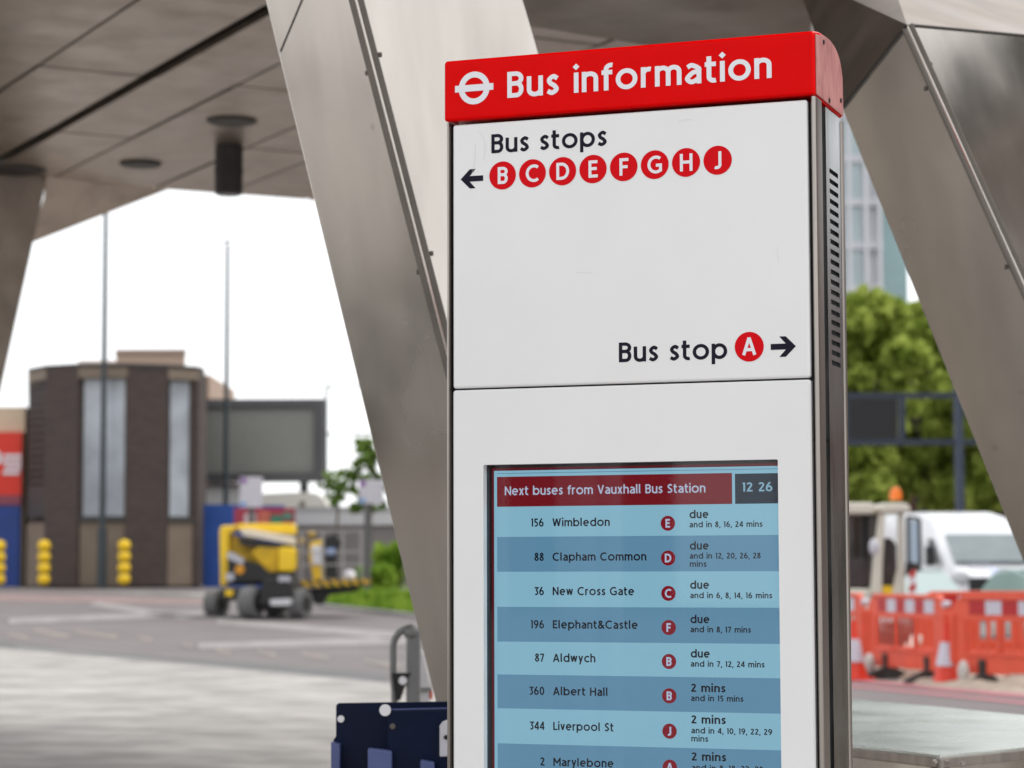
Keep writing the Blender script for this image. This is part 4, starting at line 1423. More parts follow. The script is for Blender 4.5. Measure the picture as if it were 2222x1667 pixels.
MB().prism([LP(x, y, -0.1) for x, y in [(560, 1187), (603, 1189), (603, 1242), (583, 1242), (566, 1225), (545, 1200)]], (0, 0.45, 0)).build('knuckle', mat('lift_yellow_worn_shaded', (0.62, 0.38, 0.004), 0.5, var=0.3, scale=5), lift, bevel=0.02)
MB().prism([LP(x, y, 0.3) for x, y in [(498, 1160), (520, 1164), (640, 1186), (640, 1215), (604, 1250), (570, 1236), (498, 1202)]], (0, 0.1, 0)).build('boom_shade', MATS['lift_yellow_worn_shaded'], lift)  # shade below the boom, painted as a darker yellow sheet
MB().prism([LP(x, y, -0.25) for x, y in [(604, 1188), (638, 1188), (641, 1195), (640, 1236), (634, 1241), (604, 1240)]], (0, 0.55, 0)).build('engine_cover', m_ly, lift, bevel=0.03)
eg = MB()
eg.prism([LP(x, y, -0.2) for x, y in [(493, 1200), (530, 1216), (565, 1226), (584, 1243), (632, 1243), (632, 1262), (495, 1264)]], (0, 0.7, 0))
eg.prism([LP(x, y, 0.42) for x, y in [(500, 1172), (560, 1182), (600, 1192), (638, 1192), (638, 1270), (498, 1270)]], (0, 0.3, 0))
eg.build('turntable', m_lb, lift, bevel=0.02)
for (pts, dd, m, nm) in (([(493, 1199), (503, 1198), (530, 1214), (526, 1226), (494, 1212)], -0.26, m_ltgrey, 'hose_guard'), ([(490, 1245), (507, 1243), (508, 1259), (492, 1262)], -0.26, m_ltgrey, 'side_light'),
                         ([(604, 1250), (630, 1250), (630, 1262), (604, 1262)], -0.78, m_ltgrey, 'step_plate'), ([(489, 1280), (505, 1280), (505, 1293), (489, 1293)], -0.3, m_ly, 'steer_link')):
    MB().prism([LP(x, y, dd) for x, y in pts], (0, 0.05, 0)).build(nm, m, lift)
cO = LP(520, 1236, -0.25)
MB().cyl(cO, cO + (0, 0.05, 0), 10 * uL, n=18).build('hose_reel', mat('reel_orange', (0.65, 0.28, 0.01), 0.5), lift)
# basket
m_rail = mat('basket_rail', (0.36, 0.34, 0.33), 0.5)
m_str = bpy.data.materials.new('hazard_stripes')
m_str.use_nodes = True
n, l = m_str.node_tree.nodes, m_str.node_tree.links
tc = n.new('ShaderNodeTexCoord')
wv = n.new('ShaderNodeTexWave')
wv.bands_direction = 'DIAGONAL'
wv.inputs['Scale'].default_value = 3.0
l.new(tc.outputs['Object'], wv.inputs[0])
cr = n.new('ShaderNodeValToRGB')
cr.color_ramp.interpolation = 'CONSTANT'
cr.color_ramp.elements[0].color = (0.012, 0.012, 0.012, 1)
cr.color_ramp.elements[1].position = 0.42
cr.color_ramp.elements[1].color = (0.55, 0.33, 0.01, 1)
l.new(wv.outputs['Fac'], cr.inputs[0])
l.new(cr.outputs[0], n['Principled BSDF'].inputs['Base Color'])
bk_ = MB().prism([LP(x, y, -0.1) for x, y in [(648, 1260), (800, 1256), (798, 1268), (652, 1276)]], (0, 1.0, 0)).build('basket_floor', m_str, lift)
MB().prism([LP(x, y, 0.2) for x, y in [(662, 1277), (790, 1269), (770, 1284), (712, 1292), (700, 1312), (684, 1312)]], (0, 0.4, 0)).build('basket_arm', m_lb, lift, bevel=0.02)
rw = MB()
for dd in (-0.08, 0.85):
    for y0 in (1152, 1198, 1226):
        rw.bar(LP(652, y0, dd), LP(786, y0 - 1, dd), 0.03)
    for x0 in (654, 700, 744, 784):
        rw.bar(LP(x0, 1152, dd), LP(x0, 1259, dd), 0.035)
for x0 in (654, 784):
    for y0 in (1152, 1198): rw.bar(LP(x0, y0, -0.03), LP(x0, y0, 0.85), 0.03)
rw.build('basket_rail', m_rail, lift)
MB().prism([LP(x, y, 0.1) for x, y in [(672, 1178), (700, 1170), (704, 1258), (680, 1258), (670, 1210)]], (0, 0.12, 0)).build('basket_gate', m_ly, lift, bevel=0.02)
MB().prism([LP(x, y, 0.05) for x, y in [(676, 1184), (697, 1184), (698, 1224), (678, 1222)]], (0, 0.045, 0)).build('instruction_plate', m_vwhite, lift)
cb = MB()
cb.prism([LP(x, y, 0.0) for x, y in [(704, 1166), (728, 1158), (740, 1174), (730, 1206), (732, 1254), (706, 1254)]], (0, 0.3, 0))
cb.build('control_box', m_lb, lift, bevel=0.03)
MB().prism([LP(x, y, -0.02) for x, y in [(708, 1190), (727, 1190), (727, 1204), (708, 1204)]], (0, 0.015, 0)).build('control_label', mat('label_blue', (0.30, 0.42, 0.70), 0.5), lift)
MB().ball(LP(758, 1250, 0.2), 15 * uL, 14, 9, (1, 1, 0.9)).build('lamp_globe', m_vwhite, lift, smooth=True)
for x, y in ((676, 1160), (654, 1175)):
    MB().ball(LP(x, y, 0.1), 9 * uL, 12, 8).build('roller', mat('reel_ochre', (0.42, 0.28, 0.05), 0.5), lift, smooth=True)


# ------------------------------------------------------------------ foliage
def leaf_mat(name, c1, c2):
    m = bpy.data.materials.new(name)
    m.use_nodes = True
    n, l = m.node_tree.nodes, m.node_tree.links
    for q in list(n): n.remove(q)
    o = n.new('ShaderNodeOutputMaterial')
    tc = n.new('ShaderNodeTexCoord')
    nz = n.new('ShaderNodeTexNoise')
    nz.inputs['Scale'].default_value = 1.6
    nz.inputs['Detail'].default_value = 4
    l.new(tc.outputs['Object'], nz.inputs[0])
    cr = n.new('ShaderNodeValToRGB')
    cr.color_ramp.elements[0].position = 0.36
    cr.color_ramp.elements[0].color = (*c1, 1)
    cr.color_ramp.elements[1].position = 0.64
    cr.color_ramp.elements[1].color = (*c2, 1)
    l.new(nz.outputs['Fac'], cr.inputs[0])
    df = n.new('ShaderNodeBsdfDiffuse')
    tr = n.new('ShaderNodeBsdfTranslucent')
    mx = n.new('ShaderNodeMixShader')
    mx.inputs[0].default_value = 0.45
    l.new(cr.outputs[0], df.inputs[0])
    l.new(cr.outputs[0], tr.inputs[0])
    l.new(df.outputs[0], mx.inputs[1])
    l.new(tr.outputs[0], mx.inputs[2])
    l.new(mx.outputs[0], o.inputs[0])
    return m


def leaves(blobs, n, size, seed, flat=0.0):
    rg = np.random.default_rng(seed)
    vol = np.array([b[3] * b[4] * b[5] for b in blobs], float) ** 0.8
    idx = rg.choice(len(blobs), n, p=vol / vol.sum())
    B = np.array(blobs)[idx]
    d = rg.normal(size=(n, 3))
    d /= np.linalg.norm(d, axis=1)[:, None]
    r = rg.uniform(0.15, 1.0, n) ** 0.45 * (1 + 0.16 * rg.normal(size=n))
    c = B[:, :3] + d * r[:, None] * B[:, 3:6]
    a = rg.normal(size=(n, 3))
    a[:, 2] *= (1 - flat)
    a /= np.linalg.norm(a, axis=1)[:, None]
    q = rg.normal(size=(n, 3))
    e = np.cross(a, q)
    e /= np.linalg.norm(e, axis=1)[:, None]
    s = size * rg.uniform(0.6, 1.4, n)[:, None]
    v = np.stack([c - a * s, c + e * s * 0.6, c + a * s, c - e * s * 0.6], 1).reshape(-1, 3)
    b = MB()
    b.v = [tuple(p) for p in v]
    b.f = [(4 * i, 4 * i + 1, 4 * i + 2, 4 * i + 3) for i in range(n)]
    return b


m_bark = mat('bark', (0.10, 0.085, 0.065), 0.9, var=0.3, scale=5)
m_leaf = leaf_mat('plane_leaf', (0.19, 0.26, 0.04), (0.50, 0.58, 0.14))
m_leaf2 = leaf_mat('shrub_leaf', (0.13, 0.25, 0.025), (0.36, 0.50, 0.08))
m_leaf3 = leaf_mat('sapling_leaf', (0.09, 0.15, 0.04), (0.22, 0.33, 0.08))


def tree(px, d, pytop, pybot, wpx, label, seed, n=9000, m=None, group='trees beyond the road', leafs=0.20, name='tree'):
    rg = random.Random(seed)
    b0 = P(px, 1200, d)
    u = d / FPX
    z0, zt2, zb2 = tz(d) - 0.03, zz(pytop, d), zz(pybot, d)
    t = thing(name, (b0[0], d, z0), label, 'tree', group)
    tk = MB()
    zm = (zt2 + zb2) / 2
    H = zt2 - zb2
    W = wpx * u
    rt = 0.045 * H ** 0.8
    tk.cyl((b0[0], d, z0), (b0[0] + 0.1, d, zb2 + H * 0.2), rt, rt * 0.75, 12)
    for k in range(7):
        g = rg.uniform(0, 6.28)
        f = rg.uniform(0.5, 0.95)
        tk.cyl((b0[0] + 0.1, d, zb2 + H * rg.uniform(0.1, 0.3)), (b0[0] + W * 0.36 * math.cos(g) * f, d + W * 0.36 * math.sin(g) * f, zb2 + H * rg.uniform(0.5, 0.85)), rt * 0.45, rt * 0.12, 8)
    tk.build('trunk', m_bark, t, smooth=True)
    blobs = []
    sap = name == 'sapling'
    for k in range(70 if sap else 60):
        g = rg.uniform(0, 6.28)
        h = rg.uniform(0.04, 0.97)
        prof = math.sin(math.pi * min(1, max(0.06, h * 0.82 + 0.12))) ** 0.7
        rr_ = W / 2 * prof * rg.uniform(0.25, 0.9)
        s = W * (rg.uniform(0.03, 0.08) if sap else rg.uniform(0.05, 0.15))
        blobs.append((b0[0] + rr_ * math.cos(g), d + rr_ * math.sin(g), zb2 + H * h * 0.95, s, s, s * 0.75))
    leaves(blobs, n, leafs, seed).build('crown', m or m_leaf, t)
    return t


tree(1855, 62, 632, 1090, 330, 'broad green plane tree just right of the sign', 3, 15000)
tree(2010, 66, 640, 1110, 330, 'green plane tree behind the dark road gantry', 5, 15000)
tree(2160, 64, 760, 1120, 320, 'green plane tree partly hidden by the slanting right leg', 8, 12000)
tree(1930, 72, 700, 1100, 420, 'darker plane tree filling the gap behind the others', 12, 13000)
tree(795, 60, 945, 1120, 120, 'young leafy tree beside the near steel leg', 21, 620, m_leaf3, 'saplings behind the verge', 0.13, 'sapling')
tree(725, 58, 1020, 1100, 70, 'thin sapling in front of the scaffold frame', 22, 160, m_leaf3, 'saplings behind the verge', 0.11, 'sapling')
# verge planting
sh_lab = ['tall bright green shrub against the steel leg', 'rounded green shrub in the middle of the verge', 'low green shrub at the end of the verge by the lift', 'spreading green shrub at the front of the verge']
for i, (px, py, dz, wpx, h, nn2) in enumerate(((860, 1262, 0, 110, 110, 2600), (812, 1268, 0, 90, 72, 1800), (768, 1286, 0, 70, 38, 900), (856, 1296, 0, 130, 36, 1700))):
    g0 = gp(px, py + 22)
    u = g0[1] / FPX
    t = thing('shrub', g0, sh_lab[i], 'shrub', 'shrubs on the verge')
    rg = random.Random(40 + i)
    bl_ = [(g0[0] + rg.uniform(-.4, .4) * wpx * u, g0[1] + rg.uniform(-.3, .6), g0[2] + h * u * rg.uniform(0.25, 0.8), wpx * u * 0.17, 0.3, h * u * 0.22) for k in range(14)]
    leaves(bl_, nn2, 0.075, 60 + i).build('foliage', m_leaf2, t)
    st_ = MB()
    for k in range(5): st_.cyl((g0[0], g0[1], g0[2] - 0.02), (g0[0] + rg.uniform(-.25, .25) * wpx * u, g0[1] + rg.uniform(-.1, .3), g0[2] + h * u * 0.6), 0.02, 0.008, 6)
    st_.build('stem', m_bark, t)
gr = MB()
rg = np.random.default_rng(9)
G = []
for k in range(5200):
    a, c_ = rg.uniform(0, 1), rg.uniform(0.0, 1)
    x = v0[0] + (v1[0] - v0[0]) * a + (-0.6 + 3 * a) * c_ * 0.5
    y = v0[1] + (v1[1] - v0[1]) * a + 5 * c_ + 0.05
    G.append((x, y))
for x, y in G:
    z = tz(y) + 0.03
    hgt = rg.uniform(0.10, 0.34)
    dx, dy = rg.normal(0, 0.05, 2)
    w2 = rg.uniform(0.015, 0.03)
    g = rg.uniform(0, 3.14)
    gr.add([(x - w2 * math.cos(g), y - w2 * math.sin(g), z), (x + w2 * math.cos(g), y + w2 * math.sin(g), z), (x + dx, y + dy, z + hgt)], [(0, 1, 2)])
tag(gr.build('grass', m_leaf2), 'bright green grass and ground cover along the verge behind its kerb', 'grass', kind='stuff')

# ------------------------------------------------------------------ tower block beyond the trees
DT = 130.0
tw = thing('office_tower', (P(1890, 1200, DT)[0], DT, tz(DT)), 'pale glass tower block above the trees right of the sign', 'building')
m_tw = mat('tower_white', (0.62, 0.63, 0.66), 0.5, var=0.04)
m_tg = mat('tower_glass', (0.46, 0.56, 0.58), 0.15, var=0.12, scale=0.3, coat=0.3)
m_tg2 = mat('tower_teal', (0.24, 0.37, 0.38), 0.15, var=0.15, scale=0.3, coat=0.3)
x0, x1 = P(1700, 400, DT)[0], P(1915, 400, DT)[0]
MB().box(x0, x1, DT + 0.6, DT + 22, tz(DT), 45).build('core', m_tw, tw)
MB().box(x1 + 0.01, P(1968, 400, DT)[0], DT + 0.3, DT + 20, tz(DT), 40).build('wing', m_tg2, tw)
k = 0
fl_h = 96 * DT / FPX
z = zz(640, DT) - 3 * fl_h
while z < 42:
    MB().box(x0, x1, DT + 0.2, DT + 0.598, z, z + fl_h * 0.18).build('floor_band', m_tw, tw)
    for xa, xb in ((1752, 1782), (1790, 1838), (1846, 1872)):
        MB().box(P(xa, 400, DT)[0], P(xb, 400, DT)[0], DT + 0.40, DT + 0.597, z + fl_h * 0.185, z + fl_h * 0.995).build('window', m_tg, tw)
    z += fl_h
for xa in (1785, 1842, 1878, 1908):
    MB().box(P(xa - 4, 400, DT)[0], P(xa + 4, 400, DT)[0], DT - 0.1, DT + 0.19, tz(DT), 44).build('mullion', m_tw, tw)
# brick range behind trees
br = thing('brick_terrace', (P(2050, 1150, 80)[0], 80, tz(80)), 'low reddish brick range glimpsed under the tree crowns', 'building')
MB().box(P(1780, 1100, 80)[0], P(2400, 1100, 80)[0], 80, 88, tz(80) - 0.1, zz(1020, 80)).build('wall', mat('red_brick', (0.16, 0.075, 0.055), 0.85, var=0.3, scale=2), br)
for k in range(9):
    xa = 1800 + k * 62
    MB().box(P(xa, 1100, 79.9)[0], P(xa + 24, 1100, 79.9)[0], 79.9, 79.998, zz(1120, 80), zz(1060, 80)).build('window', mat('dim_window', (0.05, 0.05, 0.06), 0.2), br)

def block(a, b, depth, h, label):
    """unseen brick block added for its reflection, windowed front from a to b"""
    a, b = np.array(a, float), np.array(b, float)
    d = b - a
    L = np.linalg.norm(d)
    d = d / L
    nrm = np.array([-d[1], d[0]])
    if nrm @ a < 0: nrm = -nrm
    t = thing('reflection_block', (*((a + b) / 2), 0), label, 'building')  # unseen block added to darken reflections in the sign
    MB().prism([(*a, -0.05), (*b, -0.05), (*(b + nrm * depth), -0.05), (*(a + nrm * depth), -0.05)], (0, 0, h)).build('wall', MATS['red_brick'], t)
    for k in range(int(L / 3.6)):
        for z0 in (1.2, 5.0, 8.8):
            p = a + d * (1.4 + k * 3.6)
            q = p + d * 1.6
            MB().prism([(*p, z0), (*q, z0), (*q, z0 + 2.1), (*p, z0 + 2.1)], (*(-nrm * 0.06), 0)).build('window', MATS['dim_window'], t)


lwl = thing('reflection_wall', (-8.6, 6, 0), 'dark low wall added out of view, mirrored in the near steel leg', 'wall')
MB().box(-8.9, -8.4, 2.0, 10.5, 0.0, 1.05).build('body', mat('reflection_wall_dark', (0.05, 0.043, 0.04), 0.6, var=0.3), lwl)  # added out of view so the lower near leg mirrors something dark
MB().box(-8.95, -8.35, 1.95, 10.55, 1.053, 1.12).build('coping', mat('dark_coping', (0.09, 0.08, 0.075), 0.6), lwl)
block((17, 18), (52, 92), 14, 13, 'long brown brick block added out of view on the far right for reflections')
block((-74, -30), (-62, -44), 12, 11, 'brown brick block added unseen behind the viewer for reflections, nearest the road')
block((-59, -47), (-46, -58), 12, 11.5, 'middle brown brick block added unseen behind the viewer for reflections')
block((-43, -60), (-24, -70), 12, 10.5, 'brown brick block added unseen behind the viewer for reflections, farthest from the road')

# pale columns added out of view to throw reflected streaks on the screen glass
for x, r, lab in ((-0.20, 0.055, 'thin white column added behind the viewer for a streak in the glass'), (-0.05, 0.10, 'thick white column added behind the viewer for a streak in the glass'), (0.30, 0.03, 'slender white column added behind the viewer for a streak in the glass')):
    v_ = np.array([-0.61, -0.79]) * 6.0
    c_ = np.array([-0.02, 4.85]) + v_ + np.array([0.79, -0.61]) * (-x)
    t = thing('reflection_column', (c_[0], c_[1], 0), lab, 'column')
    MB().cyl((c_[0], c_[1], 0.0), (c_[0], c_[1], 3.6), r, n=20).build('shaft', m_vwhite, t, smooth=True)
    MB().cyl((c_[0], c_[1], 0.0), (c_[0], c_[1], 0.05), r * 1.6, n=20).build('base_plate', m_trim, t)

# ------------------------------------------------------------------ road gantry sign
DG = 52.0
gy = thing('road_gantry', (P(2078, 1150, DG)[0], DG, tz(DG)), 'dark navy road gantry frame with a black message panel', 'sign')
m_gn = mat('gantry_navy', (0.020, 0.030, 0.055), 0.5, var=0.15)
uG = DG / FPX
f_ = MB()
f_.bar(P(1700, 860, DG), P(2120, 858, DG), 12 * uG)
f_.bar(P(1700, 961, DG), P(2120, 959, DG), 12 * uG)
f_.bar(P(1957, 865, DG), P(1957, 955, DG), 13 * uG)
f_.bar(P(1838, 865, DG), P(1838, 955, DG), 8 * uG)
f_.build('frame', m_gn, gy)
MB().prism([P(1843, 866, DG - 0.05), P(1948, 866, DG - 0.05), P(1948, 954, DG - 0.05), P(1843, 954, DG - 0.05)], (0, 0.12, 0)).build('message_panel', mat('message_black', (0.008, 0.008, 0.010), 0.5, var=0.2, scale=10), gy)
p0 = P(2079, 866, DG)
MB().bar((p0[0], DG, zz(830, DG)), (p0[0], DG, tz(DG) - 0.1), 17 * uG).build('post', mat('gantry_blue', (0.045, 0.060, 0.095), 0.5, var=0.12), gy, bevel=0.02)

# ------------------------------------------------------------------ white van
DV = 46.0
vr0 = P(2110, 1290, DV)
van = thing('van', (vr0[0], DV, tz(DV) - 0.03), 'high roofed white van facing the camera behind the barriers', 'van')
m_vw = mat('van_white', (0.78, 0.79, 0.82), 0.3, coat=0.5, var=0.02)
m_vg = mat('van_glass', (0.17, 0.21, 0.22), 0.08, coat=0.5, var=0.2, scale=1.2)
m_vd = mat('van_dark', (0.02, 0.02, 0.022), 0.5)


def VP(px, py, dd=0.0): return P(px, py, DV + dd)


def loft(b, rings):
    """closed rings of equal length joined in order, ends capped"""
    n = len(rings[0])
    vs = [p for r in rings for p in r]
    fs = []
    for i in range(len(rings) - 1):
        for k in range(n):
            fs.append((i * n + k, i * n + (k + 1) % n, (i + 1) * n + (k + 1) % n, (i + 1) * n + k))
    fs += [tuple(range(n - 1, -1, -1)), tuple(range((len(rings) - 1) * n, len(rings) * n))]
    return b.add(vs, fs)


zg = tz(DV) - 0.03
xl_, xr2 = VP(2030, 1200)[0], VP(2236, 1200)[0]
xm = (xl_ + xr2) / 2
hwv = (xr2 - xl_) / 2
shx = -0.16                       # the body runs back to the left


def vring(dd, zt1, top_in, zbot=0.32, wsc=1.0, zmid=None):
    h2 = hwv * wsc
    o = shx * dd
    zmid = zmid or 1.25
    return [(xm + o - h2 * 0.96, DV + dd, zg + zbot), (xm + o + h2 * 0.96, DV + dd, zg + zbot), (xm + o + h2, DV + dd, zg + min(zmid, zt1 * .7)), (xm + o + h2 * top_in, DV + dd, zg + zt1 - 0.06), (xm + o + h2 * (top_in - .08), DV + dd, zg + zt1), (xm + o - h2 * (top_in - .08), DV + dd, zg + zt1), (xm + o - h2 * top_in, DV + dd, zg + zt1 - 0.06), (xm + o - h2, DV + dd, zg + min(zmid, zt1 * .7))]


zroof = zz(1117, DV + 1.5) - zg
zws1 = zz(1168, DV) - zg
zws0 = zz(1231, DV - 0.5) - zg
vb_ = MB()
loft(vb_, [vring(-1.15, zws0 - 0.42, 0.90, 0.40, 0.92), vring(-1.05, zws0 - 0.22, 0.90, 0.34, 0.97), vring(-0.55, zws0, 0.90), vring(0.35, zws1 + 0.03, 0.85), vring(0.75, zroof - 0.12, 0.83), vring(1.6, zroof, 0.84), vring(5.2, zroof, 0.84), vring(5.35, zroof - .1, 0.82)])
vb_.build('body', m_vw, van, bevel=0.05, smooth=True)
ws = [(xm - hwv * 0.80 + shx * -0.5, DV - 0.60, zg + zws0 + 0.03), (xm + hwv * 0.80 + shx * -0.5, DV - 0.60, zg + zws0 + 0.03), (xm + hwv * 0.74, DV + 0.30, zg + zws1), (xm - hwv * 0.74, DV + 0.30, zg + zws1)]
MB().prism(ws, (0, -0.03, 0.03)).build('windscreen', m_vg, van)
sw = [(xm - hwv * 1.0 - 0.012, DV - 0.25, zg + zws0 + 0.04), (xm - hwv * 1.0 - 0.06, DV + 0.9, zg + zws0 + 0.02), (xm - hwv * 0.93 - 0.09, DV + 0.95, zg + zws1 - 0.05), (xm - hwv * 0.92 - 0.05, DV + 0.45, zg + zws1 - 0.06)]
MB().prism(sw, (-0.025, 0, 0)).build('side_window', m_vd, van)
for s in (-1, 1):
    MB().box(xm + s * (hwv + 0.16) - 0.09, xm + s * (hwv + 0.16) + 0.09, DV - 0.35, DV - 0.25, zg + zws0 - 0.02, zg + zws0 + 0.36).build('mirror', m_vd, van, bevel=0.02)
    c_ = np.array([xm + s * hwv * 0.72, DV - 1.16, zg + 0.86])
    MB().ball(c_, 0.17, 12, 8, (1.1, 0.25, 0.8)).build('headlight', mat('lamp_clear', (0.6, 0.62, 0.65), 0.1), van, smooth=True)
    for dd in (-0.35, 4.0):
        w_ = MB()
        w_.cyl((xm + s * (hwv - 0.12) + shx * dd, DV + dd, zg + 0.34), (xm + s * (hwv + 0.03) + shx * dd, DV + dd, zg + 0.34), 0.34, n=22)
        w_.build('wheel', m_tyre, van, smooth=True)
MB().box(xm - hwv * 0.55, xm + hwv * 0.55, DV - 1.19, DV - 1.14, zg + 0.62, zg + 0.86).build('grille', m_vd, van)
MB().prism([(xm - 0.05, DV - 1.0, zg + zws0 - 0.23), (xm + hwv * 0.75, DV - 1.0, zg + zws0 - 0.24), (xm + hwv * 0.75, DV - 0.75, zg + zws0 - 0.115), (xm - 0.05, DV - 0.75, zg + zws0 - 0.105)], (0, -0.01, 0.03)).build('bonnet_stripe', mat('stripe_blue', (0.50, 0.56, 0.78), 0.4), van)
MB().prism([(xm - hwv * 0.45, DV - 0.70, zg + zws0 - 0.03), (xm - hwv * 0.0, DV - 0.70, zg + zws0 - 0.03), (xm - hwv * 0.05, DV - 0.72, zg + zws0 - 0.0), (xm - hwv * 0.42, DV - 0.72, zg + zws0 + 0.0)], (0, -0.02, 0.02)).build('wiper_cowl', m_ltgrey, van)

# ------------------------------------------------------------------ pale cars in front of it
m_car = mat('car_silver', (0.60, 0.66, 0.65), 0.3, coat=0.4, var=0.03)
m_cg = mat('car_glass', (0.36, 0.45, 0.44), 0.08, coat=0.5)
m_cgr = mat('car_pillar', (0.20, 0.30, 0.27), 0.4)


def car(label):
    t = thing('parked_car', (0, 0, 0), label, 'car', 'pale cars parked behind the barriers')
    b = MB()

    def ring(y, zt1, w_, zb=0.22):
        return [(-w_, y, zb), (w_, y, zb), (w_ * 1.02, y, 0.62), (w_ * 0.97, y, zt1 - 0.03), (w_ * 0.9, y, zt1), (-w_ * 0.9, y, zt1), (-w_ * 0.97, y, zt1 - 0.03), (-w_ * 1.02, y, 0.62)]
    loft(b, [ring(-2.0, 0.66, 0.72, 0.3), ring(-1.85, 0.78, 0.82), ring(-0.85, 0.95, 0.86), ring(2.0, 0.98, 0.86), ring(2.12, 0.85, 0.8, 0.3)])
    b.build('body', m_car, t, local=True, bevel=0.04, smooth=True)
    c = MB()

    def cr2(y, zt1, w_): return [(-w_ * 1.1, y, 0.90), (w_ * 1.1, y, 0.90), (w_, y, zt1 - 0.04), (w_ * 0.86, y, zt1), (-w_ * 0.86, y, zt1), (-w_, y, zt1 - 0.04)]
    loft(c, [cr2(-0.95, 0.97, 0.72), cr2(-0.25, 1.38, 0.62), cr2(0.3, 1.45, 0.62), cr2(1.3, 1.40, 0.60), cr2(1.85, 1.05, 0.66)])
    c.build('cabin', m_cgr, t, local=True, bevel=0.02, smooth=True)
    MB().prism([(-0.66, -0.96, 0.985), (0.66, -0.96, 0.985), (0.54, -0.30, 1.375), (-0.54, -0.30, 1.375)], (0, -0.02, 0.03)).build('windscreen', m_cg, t, local=True)
    MB().prism([(-0.56, -0.22, 1.405), (0.56, -0.22, 1.405), (0.56, 1.25, 1.42), (-0.56, 1.25, 1.42)], (0, 0, 0.05)).build('roof', m_car, t, local=True, bevel=0.02)
    for s in (-1, 1):
        for y in (-1.3, 1.3):
            MB().cyl((s * 0.66, y, 0.31), (s * 0.87, y, 0.31), 0.31, n=20).build('wheel', m_tyre, t, local=True, smooth=True)
        MB().ball((s * 0.6, -1.98, 0.62), 0.12, 10, 7, (1.3, 0.4, 0.7)).build('headlight', mat('lamp_clear', None), t, local=True, smooth=True)
    return t


c1 = car('pale silver car between the cream cab and the van')
q = P(1962, 1240, 37)
c1.location = (q[0], 37, -0.03)
c1.rotation_euler = (0, 0, 0.12)
c1.scale = (1, 1, 0.88)
q = P(2292, 1240, 37)
dup(c1, (q[0], 37, -0.03), 'pale silver car at the right picture edge under the leg', 0.12)

# ------------------------------------------------------------------ cream site machine (compact excavator cab)
DX = 33.0
xr0 = P(1900, 1290, DX)
ex = thing('site_excavator', (xr0[0], DX, -0.03), 'cream compact excavator cab with an orange beacon behind the barriers', 'excavator')
m_cc = mat('cab_cream', (0.70, 0.66, 0.57), 0.45, var=0.06, scale=2)
m_cdk = mat('cab_inside', (0.055, 0.042, 0.045), 0.7, var=0.4, scale=3)


def XP(px, py, dd=0.0): return P(px, py, DX + dd)


rf = MB()
rf.prism([XP(x, y, -0.1) for x, y in [(1790, 1091), (1896, 1091), (1896, 1115), (1790, 1115)]], (0, 1.3, 0))
rf.prism([XP(x, y, -0.15) for x, y in [(1916, 1092), (1966, 1092), (1976, 1101), (1976, 1112), (1914, 1114), (1912, 1100)]], (0, 1.35, 0))
rf.prism([XP(x, y, 0.0) for x, y in [(1897, 1097), (1911, 1097), (1911, 1112), (1897, 1112)]], (0, 1.1, 0))
rf.build('roof', m_cc, ex, bevel=0.03)
po = MB()
po.prism([XP(x, y, -0.05) for x, y in [(1908, 1115), (1921, 1115), (1916, 1215), (1914, 1290), (1890, 1290), (1897, 1215)]], (0, 0.14, 0))
po.prism([XP(x, y, -0.05) for x, y in [(1950, 1113), (1962, 1113), (1963, 1230), (1966, 1290), (1936, 1290), (1950, 1230)]], (0, 0.14, 0))
po.build('pillar', m_cc, ex, bevel=0.02)
MB().prism([XP(x, y, 1.0) for x, y in [(1790, 1116), (1908, 1116), (1908, 1275), (1790, 1275)]], (0, 0.1, 0)).build('rear_window', mat('cab_glass', (0.12, 0.10, 0.095), 0.15, var=0.5, scale=1.5), ex)
MB().prism([XP(x, y, 0.5) for x, y in [(1921, 1168), (1932, 1166), (1946, 1180), (1948, 1280), (1914, 1280), (1916, 1220)]], (0, 0.3, 0)).build('seat', m_cdk, ex, bevel=0.05)
MB().prism([XP(x, y, 0.3) for x, y in [(1800, 1215), (1880, 1210), (1892, 1276), (1800, 1278)]], (0, 0.5, 0)).build('console', m_cdk, ex, bevel=0.05)
MB().bar(XP(1878, 1116, 0.5), XP(1876, 1280, 0.6), 0.09).build('inner_post', m_vd, ex)
lb_ = MB()
lb_.prism([XP(x, y, -0.1) for x, y in [(1790, 1278), (1889, 1278), (1889, 1340), (1790, 1340)]], (0, 1.5, 0))
lb_.build('lower_body', m_cc, ex, bevel=0.04)
MB().prism([XP(x, y, -0.03) for x, y in [(1915, 1272), (1937, 1272), (1937, 1300), (1915, 1300)]], (0, 0.6, 0)).build('side_step', m_ly, ex)
MB().prism([XP(x, y, 0.0) for x, y in [(1890, 1300.5), (1970, 1300.5), (1970, 1340), (1890, 1340)]], (0, 1.3, 0)).build('skirt', m_vd, ex)
tk_ = MB()
for sx_ in (1800, 1935):
    a_ = XP(sx_, 1400, 0)
    tk_.box(a_[0], a_[0] + 0.35, DX - 0.2, DX + 1.9, -0.03, 0.48)
tk_.build('track', m_vd, ex, bevel=0.12)
dr = MB()
for u_, v_ in (((1969, 1122), (1995, 1126)), ((1995, 1126), (1997, 1226)), ((1969, 1122), (1971, 1226)), ((1971, 1226), (1997, 1226))):
    dr.bar(XP(*u_, -0.4), XP(*v_, -0.4), 0.045, 0.03, upv=(0, 1, 0))
dr.prism([XP(x, y, -0.4) for x, y in [(1966, 1222), (1980, 1220), (2000, 1232), (2000, 1240), (1980, 1238), (1964, 1252)]], (0, 0.05, 0))
do = dr.build('open_door', m_vd, ex)
